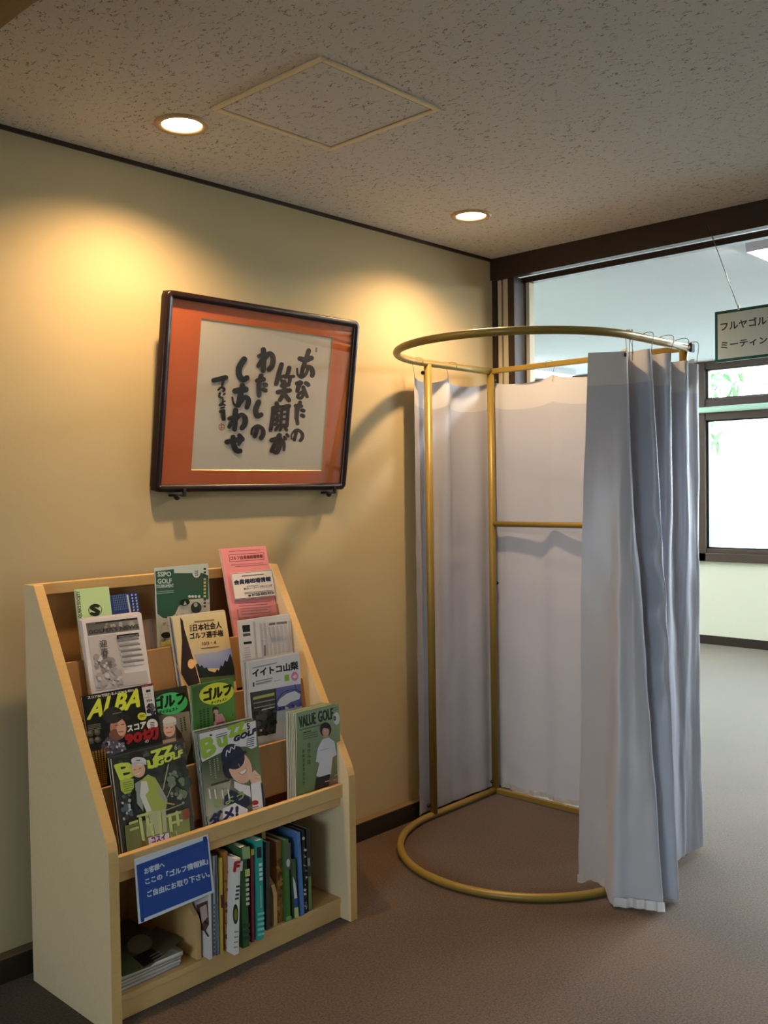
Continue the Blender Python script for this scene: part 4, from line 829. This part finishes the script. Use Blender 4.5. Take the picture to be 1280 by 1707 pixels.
p.poly([(410, 650), (490, 600), (505, 790), (520, 1000), (440, 900)], (150, 158, 156)); p.poly([(488, 610), (575, 535), (665, 575), (730, 680), (822, 850), (800, 1000), (560, 1015), (480, 820)], (164, 180, 84)); p.poly([(492, 622), (560, 615), (592, 738), (545, 792), (625, 990), (560, 1008), (478, 800)], (214, 216, 210)); p.poly([(690, 640), (822, 850), (790, 880), (720, 790)], (158, 162, 164)); p.poly([(360, 780), (430, 740), (450, 1050), (400, 1050)], (26, 24, 24)); p.line([(790, 890), (905, 910)], 18, (196, 160, 130)); p.line([(760, 1000), (1020, 900)], 16, (150, 150, 120))
p.poly([(545, 1010), (800, 965), (815, 1250), (560, 1320)], (182, 186, 150)); BK = (196, 204, 130)
for q in (((480, 1090), (520, 1350)), ((560, 1060), (590, 1200)), ((620, 1160), (640, 1290)), ((720, 1010), (740, 1280)), ((850, 1050), (870, 1240)), ((940, 1010), (960, 1160))): p.line(q, 40, BK); p.line([(q[0][0] + 24, q[0][1]), (q[1][0] + 24, q[1][1])], 5, (70, 74, 60))
for q in (((450, 1060), (640, 1010)), ((350, 1150), (440, 1120)), ((360, 1230), (450, 1200)), ((820, 1060), (980, 1010)), ((860, 1150), (1000, 1110))): p.line(q, 30, BK)
p.poly([(580, 1332), (838, 1268), (850, 1372), (592, 1440)], (222, 196, 220)); p.text('コスイ', (628, 1396), (800, 1352), (618, 1326), (76, 40, 80), 4); p.line([(500, 1400), (520, 1500)], 14, (150, 84, 48)); p.line([(540, 1380), (560, 1470)], 14, (150, 84, 48)); p.line([(860, 1290), (900, 1370)], 12, BK); p.line([(930, 1250), (950, 1340)], 12, BK)
for i in range(5): p.line([(430 + i * 120, 1515 - i * 40), (490 + i * 120, 1495 - i * 40)], 16, (40, 30, 24))
p.ell((1060, 1030), 40, 70, (150, 80, 50)); m.done(p)
sl = m; q = lambda bk, e: [(sl.x0 - e - 0.004, sl.yat(sl.z0, bk), sl.z0), (sl.x1 + e, sl.yat(sl.z0, bk), sl.z0), (sl.x1 + e, sl.yat(sl.z1 + 0.012, bk), sl.z1 + 0.012), (sl.x0 - e - 0.004, sl.yat(sl.z1 + 0.012, bk), sl.z1 + 0.012)]
obj('plastic_sleeve', quad_box(q(-0.004, 0.003), sl.n, 0.0006), M['sleeve'], m.o, label='clear plastic sleeve over the cover')
m.stack(1, 'golf_magazine', 'second copy hidden behind the visor golfer magazine', None, [(60, 66, 74)], 0.002, 14, 0.006)

m = Mag('golf_magazine', 'golf magazine with green title and a woman in a navy cap', 3, 0.155, 0.028, K5, (245, 665), (802, 535), (98, 112, 84), 0.005, drop=0.0445)
p = m.pr(); p.poly([(262, 930), (805, 740), (880, 1250), (320, 1480)], [(62, 76, 50), (84, 110, 62), (130, 134, 112), (176, 174, 150)]); p.poly([(320, 1200), (560, 1120), (500, 1500), (345, 1585)], [(150, 150, 126), (168, 168, 144), (184, 184, 170), (190, 188, 176)])
p.poly([(248, 668), (800, 538), (812, 790), (760, 815), (700, 790), (560, 800), (275, 945)], (216, 218, 228)); GB = (148, 186, 66)
p.text('B', (292, 905), (410, 850), (262, 740), GB, 14); p.text('u', (440, 800), (520, 770), (430, 720), GB, 12); p.text('ZZ', (545, 700), (700, 640), (530, 610), GB, 13); p.text('GOLF', (586, 748), (800, 660), (592, 696), (24, 28, 60), 6); p.text('5', (718, 626), (746, 618), (712, 568), (20, 22, 30), 2.5); p.rows((410, 680), (520, 648), 2, 4, 20, 8, (80, 90, 110)); p.rows((715, 715), (790, 695), 5, -2, 20, 9, (80, 84, 104)); p.ell((362, 680), 14, 10, (50, 60, 40))
for x, y0, n in ((345, 930, 7), (388, 915, 9), (420, 905, 6)): p.rows((x, y0), (x + 12, y0 - 3), n, 2, 22, 12, (170, 172, 140))
p.ell((540, 1010), 60, 100, (44, 32, 30), -10); p.ell((650, 1000), 112, 158, (222, 182, 160), -18); p.ell((580, 890), 112, 128, (28, 32, 66), -20); p.poly([(480, 980), (560, 900), (700, 830), (715, 850), (600, 920), (520, 1050), (490, 1040)], (22, 26, 54)); p.line([(510, 885), (520, 830), (545, 850), (560, 800), (590, 815), (600, 780), (630, 785)], 10, (214, 214, 222))
p.line([(575, 995), (595, 975), (615, 972)], 12, (50, 34, 32)); p.line([(650, 915), (665, 900), (682, 902)], 12, (50, 34, 32)); p.poly([(640, 1050), (700, 1015), (712, 1020), (690, 1055), (655, 1065)], (240, 236, 232)); p.line([(636, 1048), (665, 1064), (698, 1048), (714, 1012)], 6, (186, 96, 90)); p.line([(632, 960), (650, 1000)], 6, (196, 150, 130))
p.poly([(590, 1130), (660, 1160), (745, 1180), (755, 1290), (640, 1230), (590, 1195)], (226, 224, 230)); p.poly([(560, 1215), (740, 1290), (745, 1360), (700, 1400), (590, 1350), (490, 1370), (500, 1280)], (34, 38, 70)); p.poly([(480, 1400), (600, 1345), (720, 1405), (735, 1470), (480, 1560)], (224, 226, 234)); p.poly([(735, 1080), (790, 1020), (850, 1080), (860, 1140), (760, 1170)], (226, 188, 166)); p.line([(712, 1000), (730, 1050), (745, 1100)], 22, (228, 190, 168)); p.line([(790, 1100), (840, 1110)], 5, (190, 146, 126)); p.line([(790, 1070), (835, 1075)], 5, (190, 146, 126)); p.poly([(752, 1160), (850, 1130), (882, 1400), (775, 1440)], (228, 228, 236)); p.poly([(850, 1150), (872, 1160), (898, 1405), (876, 1412)], (34, 36, 66))
p.rows((365, 1160), (545, 1110), 1, 0, 0, 20, (60, 60, 56)); p.text('さよう', (400, 1400), (690, 1300), (395, 1325), (150, 176, 110), 3)
for x in (345, 400, 470, 530): p.line([(x, 1215), (x + 12, 1300)], 14, (226, 226, 226))
p.text('ダメ!', (350, 1575), (625, 1472), (352, 1462), (30, 36, 84), 9); p.ell((795, 1343), 35, 24, (158, 40, 50), -8); p.rows((755, 1390), (830, 1372), 1, 0, 0, 12, (190, 90, 96)); p.rows((720, 1430), (840, 1398), 2, 2, 18, 8, (120, 120, 130)); m.done(p)
m.stack(5, 'golf_magazine', 'copy of the navy cap golf magazine stacked behind it', 'copies behind the navy cap magazine', [(200, 200, 198), (70, 78, 66), (196, 198, 200), (88, 96, 84), (190, 190, 190)], 0.003, 15, 0.005)

m = Mag('golf_magazine', 'sage green golf magazine with a man in a white shirt', 3, 0.005, 0.022, K6, (655, 690), (1090, 586), (122, 144, 100), 0.006, drop=0.0445)
p = m.pr(); p.poly([(658, 695), (1104, 588), (1138, 1425), (662, 1580)], [(140, 160, 124), (158, 176, 140), (112, 126, 88), (104, 126, 74)]); DG = (26, 52, 36)
p.text('VALUE', (688, 842), (862, 796), (682, 728), DG, 4.5); p.text('GOLF', (890, 786), (1046, 744), (884, 674), DG, 4.5); p.rows((735, 720), (860, 690), 1, 0, 0, 12, (90, 112, 84)); p.rows((690, 862), (930, 800), 1, 0, 0, 12, (84, 104, 76)); p.rows((730, 890), (815, 868), 1, 0, 0, 12, (54, 70, 50)); p.rows((725, 915), (880, 878), 3, 2, 22, 8, (80, 98, 70)); p.ell((1080, 745), 33, 66, (222, 224, 220)); p.text('0', (1052, 770), (1072, 764), (1050, 722), (24, 26, 24), 3); p.rows((1040, 632), (1095, 618), 2, 2, 22, 12, (120, 140, 110))
p.vtext('夏休みは', (772, 1005), (776, 1235), 34, (54, 76, 46)); p.rows((722, 1075), (742, 1070), 8, 1, 48, 32, (84, 108, 66))
p.poly([(1030, 1130), (1072, 1120), (1060, 1230), (1020, 1330), (1000, 1320)], (150, 120, 98)); p.ell((965, 860), 60, 76, (44, 34, 28)); p.ell((966, 884), 36, 52, (206, 164, 140)); p.poly([(945, 920), (990, 915), (1000, 960), (940, 965)], (196, 152, 130)); p.poly([(906, 850), (930, 800), (1000, 795), (1025, 850), (985, 850), (950, 845)], (40, 30, 26)); p.poly([(930, 965), (1000, 945), (1058, 985), (1082, 1125), (1040, 1155), (1022, 1330), (945, 1375), (866, 1348), (900, 1212), (860, 1200), (882, 1060)], (220, 220, 230)); p.rows((910, 1078), (1005, 1052), 1, 0, 0, 7, (170, 172, 184)); p.line([(1040, 1150), (1030, 1230), (1020, 1330)], 5, (176, 178, 190))
p.poly([(866, 1372), (1012, 1328), (1000, 1470), (845, 1512)], (28, 24, 24)); p.poly([(1000, 1380), (1136, 1325), (1138, 1425), (1000, 1470)], [(120, 110, 84), (150, 130, 104), (160, 130, 110), (130, 104, 84)]); p.line([(960, 1410), (1000, 1400)], 12, (206, 160, 144)); p.line([(1060, 1345), (1120, 1325)], 14, (200, 180, 164)); p.line([(1050, 1395), (1120, 1370)], 14, (196, 140, 120)); m.done(p)
m.stack(6, 'golf_magazine', 'copy of the sage green golf magazine in the thick stack behind it', 'copies behind the sage green magazine', [(150, 166, 130), (132, 148, 116), (160, 172, 142), (140, 156, 124), (176, 182, 160), (120, 140, 100)], 0.002, 16, 0.0065)

# ------------------------------------------------------------------ lower shelf: books standing on edge
ZS = 0.0684
def book(name, label, bl, br, tl, col, depth=0.20, spine=None, dz=0.0, z_top=None):
    """spine corners from the picture: foot left/right and head left; the spine stands at the foot's own distance"""
    a, b = PZ(K8(bl), ZS), PZ(K8(br), ZS); yf = (a.y + b.y) / 2; t = PY(K8(tl), yf)
    w = max(0.004, b.x - a.x); lean = t.x - a.x; zt = min(t.z, 0.368)
    lean *= (zt - ZS) / max(0.01, t.z - ZS); yr = min(yf + depth, -0.058)
    th = thing(name, label, 'book' if name == 'book' else 'magazine', (a.x + w / 2, yf, ZS))
    def slab(x0, x1, y0, y1, z0, z1):
        sh = lambda x, z: x + lean * (z - ZS) / (zt - ZS)
        V = [Vector((sh(x, z), y, z)) for z in (z0, z1) for y in (y0, y1) for x in (x0, x1)]
        return V, [(0, 1, 3, 2), (4, 6, 7, 5), (0, 4, 5, 1), (1, 5, 7, 3), (3, 7, 6, 2), (2, 6, 4, 0)]
    m = mat(name + '_cover', col, 0.4); c = 0.0009
    obj('pages', slab(a.x + c, a.x + w - c, yf + c, yr - 0.004, ZS + 0.002, zt - 0.003), M['pages'], th)
    obj('cover', join(slab(a.x, a.x + c, yf + c, yr, ZS, zt), slab(a.x + w - c, a.x + w, yf + c, yr, ZS, zt), slab(a.x, a.x + w, yf, yf + c, ZS, zt)), m, th)
    if spine:
        p = Print((0, -1, 0), -yf, K8)
        for f in spine: f(p)
        if p.V: p.build('spine_print', th, M['prn'])
    return th, a.x, w, yf, zt
P_ = lambda pts, col: (lambda p: p.poly(pts, col))
T_ = lambda s, bl, br, tl, col, b=0.6: (lambda p: p.text(s, bl, br, tl, col, b))
L_ = lambda pts, w, col: (lambda p: p.line(pts, w, col))
R_ = lambda a, b, n, dx, dy, h, col: (lambda p: p.rows(a, b, n, dx, dy, h, col))
th, x0, w, yf, zt = book('thin_magazine', 'white magazine with a brown picture cover next to the left divider', (520, 753), (541, 750), (512, 190), (216, 214, 216))
pp = Print((-1, 0, 0), -(x0 - 0.0002), K8); pp.poly([(450, 455), (512, 430), (520, 560), (500, 600), (470, 590)], (96, 66, 62)); pp.poly([(470, 470), (505, 450), (512, 520), (480, 560)], (200, 176, 172)); pp.line([(495, 545), (510, 555)], 10, (40, 34, 36)); pp.line([(500, 600), (515, 625)], 10, (50, 44, 46)); pp.build('cover_print', th, M['prn'])
book('thin_magazine', 'thin pale grey magazine beside the brown picture magazine', (545, 738), (557, 735), (541, 190), (176, 180, 184), spine=[R_((545, 450), (551, 449), 12, 0.2, 24, 14, (90, 94, 104))])
book('thin_magazine', 'slate blue magazine spine behind the blue notice', (559, 730), (580, 724), (545, 188), (92, 106, 128), spine=[L_([(566, 300), (570, 720)], 3, (150, 160, 176))])
book('thin_magazine', 'very thin yellow magazine spine on the lower shelf', (584, 722), (600, 718), (580, 200), (206, 174, 66), spine=[P_([(583, 400), (597, 398), (599, 470), (585, 472)], (90, 50, 40))])
book('book', 'orange-brown patterned book beside the thin yellow magazine', (608, 706), (640, 701), (598, 168), (176, 116, 56), spine=[lambda p: p.blobs([(605, 260), (642, 255), (648, 690), (612, 696)], 46, [(140, 80, 34), (110, 62, 30), (200, 142, 80), (90, 54, 30)], 10, 41)])
book('book', 'white book with a red F at its rounded spine head', (654, 728), (687, 722), (668, 205), (222, 222, 220), spine=[P_([(660, 218), (705, 214), (702, 268), (655, 280)], (214, 210, 210)), T_('F', (655, 272), (682, 266), (662, 222), (176, 30, 36), 5), lambda p: p.ell((665, 505), 15, 55, (30, 34, 22)), lambda p: p.ell((666, 508), 9, 34, (120, 130, 40)), R_((668, 350), (688, 346), 4, -2, 22, 12, (70, 72, 76)), R_((658, 600), (680, 596), 4, -1, 28, 8, (150, 152, 156))])
book('book', 'dark green book with a pale label between white and maroon spines', (699, 690), (747, 682), (690, 142), (52, 96, 58), spine=[P_([(700, 140), (742, 134), (746, 200), (704, 206)], (150, 176, 120)), P_([(716, 262), (742, 256), (744, 296), (718, 300)], (184, 206, 124)), R_((720, 312), (738, 308), 6, 0.6, 26, 16, (180, 198, 170)), R_((706, 560), (744, 552), 3, 0, 34, 22, (34, 70, 44))])
book('thin_magazine', 'thin maroon spine with a yellow head beside the green book', (752, 660), (771, 656), (748, 152), (128, 44, 60), spine=[P_([(749, 150), (767, 147), (768, 180), (750, 184)], (214, 196, 80))])
book('book', 'teal book with white vertical lettering on the lower shelf', (775, 648), (829, 640), (776, 106), (44, 158, 148), spine=[P_([(780, 140), (806, 136), (808, 195), (782, 200)], (24, 30, 34)), R_((792, 228), (810, 224), 4, 1, 26, 17, (206, 230, 226)), L_([(802, 350), (804, 470)], 3, (206, 230, 226)), R_((786, 500), (822, 492), 5, 0, 28, 14, (130, 200, 206))])
book('thin_magazine', 'dark grey spine leaning on the second divider', (832, 592), (856, 584), (830, 112), (72, 74, 70))
book('book', 'brown and ochre book just right of the second divider', (894, 552), (932, 546), (888, 110), (150, 104, 50), spine=[lambda p: p.blobs([(892, 200), (924, 195), (930, 500), (898, 510)], 26, [(110, 70, 34), (176, 130, 60), (96, 64, 34)], 10, 42)])
book('book', 'mid green book beside the brown and ochre one', (937, 546), (971, 540), (930, 102), (70, 116, 58), spine=[P_([(934, 120), (966, 114), (967, 260), (936, 268)], (90, 96, 84)), lambda p: p.ell((953, 225), 10, 22, (200, 204, 200)), P_([(940, 520), (970, 514), (971, 538), (941, 544)], (120, 160, 90))])
book('thin_magazine', 'slim leaning booklet with white and blue foot on the lower shelf', (986, 530), (1012, 524), (972, 210), (66, 92, 70), spine=[P_([(978, 300), (992, 330), (1006, 440), (988, 445)], (206, 212, 220)), P_([(986, 420), (1005, 416), (1007, 465), (988, 470)], (50, 80, 150)), P_([(986, 470), (1008, 466), (1011, 522), (988, 528)], (186, 206, 140))])
book('thin_magazine', 'bright blue thin spine among the right-hand magazines', (1024, 516), (1042, 508), (1000, 62), (86, 128, 186))
book('thin_magazine', 'black and white speckled spine among the right-hand magazines', (1044, 502), (1060, 496), (1026, 48), (40, 42, 42), spine=[lambda p: p.blobs([(1036, 90), (1048, 88), (1058, 480), (1048, 484)], 30, [(190, 194, 196), (110, 116, 118), (20, 20, 20)], 6, 43)])
book('thin_magazine', 'rightmost dark spine with a leaf green foot', (1062, 490), (1083, 482), (1050, 40), (52, 58, 50), spine=[P_([(1064, 300), (1078, 297), (1082, 478), (1066, 484)], (110, 140, 76)), P_([(1058, 200), (1072, 197), (1073, 240), (1060, 243)], (150, 154, 150))])
# pile lying flat at the left end
def flat(name, label, x0, x1, y0, y1, z0, z1, col, rot=0.0, curl=0.0, n=8):
    cx, cy = (x0 + x1) / 2, (y0 + y1) / 2; th = thing(name, label, 'magazine', (cx, cy, z0))
    def slab(z_0, z_1, e):
        V, F = [], []
        for i in range(n + 1):
            u = i / n; x = x0 + e + (x1 - x0 - 2 * e) * u; dz = curl * (2 * u - 1) ** 2
            for z in (z_0, z_1):
                for y in (y0 + e, y1 - e):
                    dx, dy = x - cx, y - cy
                    V.append(Vector((cx + dx * math.cos(rot) - dy * math.sin(rot), cy + dx * math.sin(rot) + dy * math.cos(rot), z + dz)))
        for i in range(n):
            a, b = 4 * i, 4 * i + 4
            F += [(a, b, b + 1, a + 1), (a + 2, a + 3, b + 3, b + 2), (a, a + 2, b + 2, b), (a + 1, b + 1, b + 3, a + 3)]
        return V, F + [(0, 1, 3, 2), (4 * n, 4 * n + 2, 4 * n + 3, 4 * n + 1)]
    obj('pages', slab(z0 + 0.0008, z1 - 0.0008, 0.001), M['pages'], th, True); m = mat(name + '_cover', col, 0.35)
    obj('front_cover', slab(z1 - 0.0008, z1, 0), m, th, True); obj('back_cover', slab(z0, z0 + 0.0008, 0), m, th, True); return th
flat('flat_magazine', 'blue-grey magazine lowest in the flat pile', -2.262, -2.045, -0.405, -0.12, 0.0685, 0.0785, (108, 118, 146), 0.02)
flat('flat_magazine', 'pale blue-grey magazine second in the flat pile', -2.260, -2.042, -0.408, -0.12, 0.0795, 0.0905, (134, 142, 164), -0.01)
flat('flat_magazine', 'white-edged magazine third in the flat pile', -2.262, -2.045, -0.412, -0.13, 0.0915, 0.1015, (120, 122, 112), 0.01)
t3 = flat('flat_magazine', 'olive and grey magazine curling on top of the flat pile', -2.262, -2.040, -0.418, -0.13, 0.1030, 0.1170, (86, 90, 70), -0.02, 0.0)
p = Print((0, 0, 1), 0.1172, K8); p.poly([(45, 720), (150, 640), (230, 575), (300, 600), (370, 645), (200, 790), (45, 850)], (98, 100, 84)); p.ell((140, 668), 70, 50, (150, 150, 150), -18); p.poly([(100, 740), (205, 690), (265, 735), (165, 795)], (20, 20, 20)); p.rows((195, 735), (250, 705), 3, 12, 12, 5, (170, 170, 165)); p.poly([(45, 730), (95, 745), (150, 800), (45, 835)], (84, 98, 62)); p.build('cover_print', t3, M['prg'])

# ------------------------------------------------------------------ notice hung over the rack lip
YN = -0.4435
nt_ = thing('paper_notice', 'blue laminated notice with white Japanese lettering hung on the rack lip', 'sign', tuple(PY(K8((330, 320)), YN)))
nq = [PY(K8(q), YN) for q in ((135, 560), (550, 385), (515, 68), (110, 205))]
obj('laminate', quad_box(nq, (0, -1, 0), 0.001), mat('white_laminate', (214, 222, 232), 0.25), nt_)
p = Print((0, -1, 0), -YN, K8); bl_ = (34, 76, 160)
p.poly([(122, 238), (488, 102), (486, 84), (505, 78), (512, 100), (536, 376), (166, 528), (163, 545), (148, 550), (144, 520)], bl_); p.line([(148, 240), (158, 535)], 3, (24, 58, 130)); p.line([(140, 250), (500, 118)], 3, (24, 58, 130)); p.ell((497, 95), 11, 15, (22, 54, 128)); p.ell((156, 535), 10, 14, (22, 54, 128))
wt = (206, 218, 236)
p.text('お客様へ', (168, 288), (277, 248), (165, 256), wt, 1.6); p.text('ここの「ゴルフ情報誌」', (174, 345), (514, 230), (170, 312), wt, 1.6); p.text('ご自由にお取り下さい。', (184, 414), (524, 300), (180, 380), wt, 1.6); p.build('notice_print', nt_, M['prn'])

# ------------------------------------------------------------------ sign hanging by wires in front of the header
XS = X0 - 0.040
KS = crop(1140, 480, 7.114)
a = PX(KS((365, 288)), XS); b = PX(KS((378, 888)), XS); slope = (PX(KS((996, 190)), XS).z - a.z) / (PX(KS((996, 190)), XS).y - a.y)
SW = 0.80
sg = thing('hanging_sign', 'pale grey hanging sign with green border and Japanese lettering', 'sign', (XS, a.y - SW / 2, b.z))
q = [Vector((XS, a.y, b.z)), Vector((XS, a.y - SW, b.z - SW * slope)), Vector((XS, a.y - SW, a.z - SW * slope)), Vector((XS, a.y, a.z))]
obj('board', quad_box(q, (-1, 0, 0), 0.006), mat('green_sign_edge', (18, 84, 70), 0.4), sg)
ins = lambda e: [q[0] + Vector((-0.0008, -e, e)), q[1] + Vector((-0.0008, e, e)), q[2] + Vector((-0.0008, e, -e)), q[3] + Vector((-0.0008, -e, -e))]
obj('face', quad_box(ins(0.011), (-1, 0, 0), 0.0006), mat('pale_sign_face', (206, 214, 206), 0.4), sg)
p = Print((-1, 0, 0), -(XS - 0.0008), KS); gr = (36, 58, 54)
p.text('フルヤゴルフ', (438, 510), (1080, 412), (432, 412), gr, 3); p.text('ミーティング', (440, 728), (1105, 640), (438, 640), gr, 3); p.build('lettering', sg, M['prn'], 'dark green lettering')
for yy, dy in ((PX((1231, 512), XS).y, 0.13), (a.y - SW + 0.11, -0.13)):
    zt_ = a.z - (a.y - yy) * slope
    obj('wire', tube([(XS + 0.003, yy, zt_ - 0.004), (X0 - 0.014, yy + dy, 2.410)], 0.0016, 6), M['wire'], sg, True)
    obj('wire_clip', box(XS - 0.002, XS + 0.006, yy - 0.004, yy + 0.004, zt_ - 0.006, zt_ + 0.012, 0.001), M['fix'], sg)

# ------------------------------------------------------------------ trees outside the window
def tree(c, h, r, n, seed, label):
    t = thing('garden_tree', label, 'tree', c); rg = random.Random(seed)
    obj('trunk', tube([(c[0], c[1], c[2]), (c[0] + 0.05, c[1] + 0.05, c[2] + h * 0.5), (c[0], c[1], c[2] + h * 0.8)], 0.11, 10), M['bark'], t, True)
    V, F = [], []
    for _ in range(n):
        u = Vector((rg.gauss(0, 1), rg.gauss(0, 1), rg.gauss(0, 1))).normalized() * (rg.random() ** 0.4)
        p0 = Vector((c[0] + u.x * r, c[1] + u.y * r, c[2] + h * 0.68 + u.z * h * 0.36)); s_ = 0.10 + 0.10 * rg.random()
        a_ = Vector((rg.uniform(-1, 1), rg.uniform(-1, 1), rg.uniform(-1, 1))).normalized(); b_ = a_.orthogonal().normalized(); k = len(V)
        V += [p0 + a_ * s_, p0 + b_ * s_ * 0.45, p0 - a_ * s_, p0 - b_ * s_ * 0.45]; F.append((k, k + 1, k + 2, k + 3))
    o = obj('foliage', (V, F), M['leaf'], t); o['kind'] = 'stuff'
tree((9.5, 4.3, -0.7), 6.0, 1.5, 2600, 5, 'pale leafy tree at the left edge of the far window')
tree((13.0, 2.2, -0.7), 7.5, 1.9, 2600, 6, 'hazy tree top showing in the upper far pane')
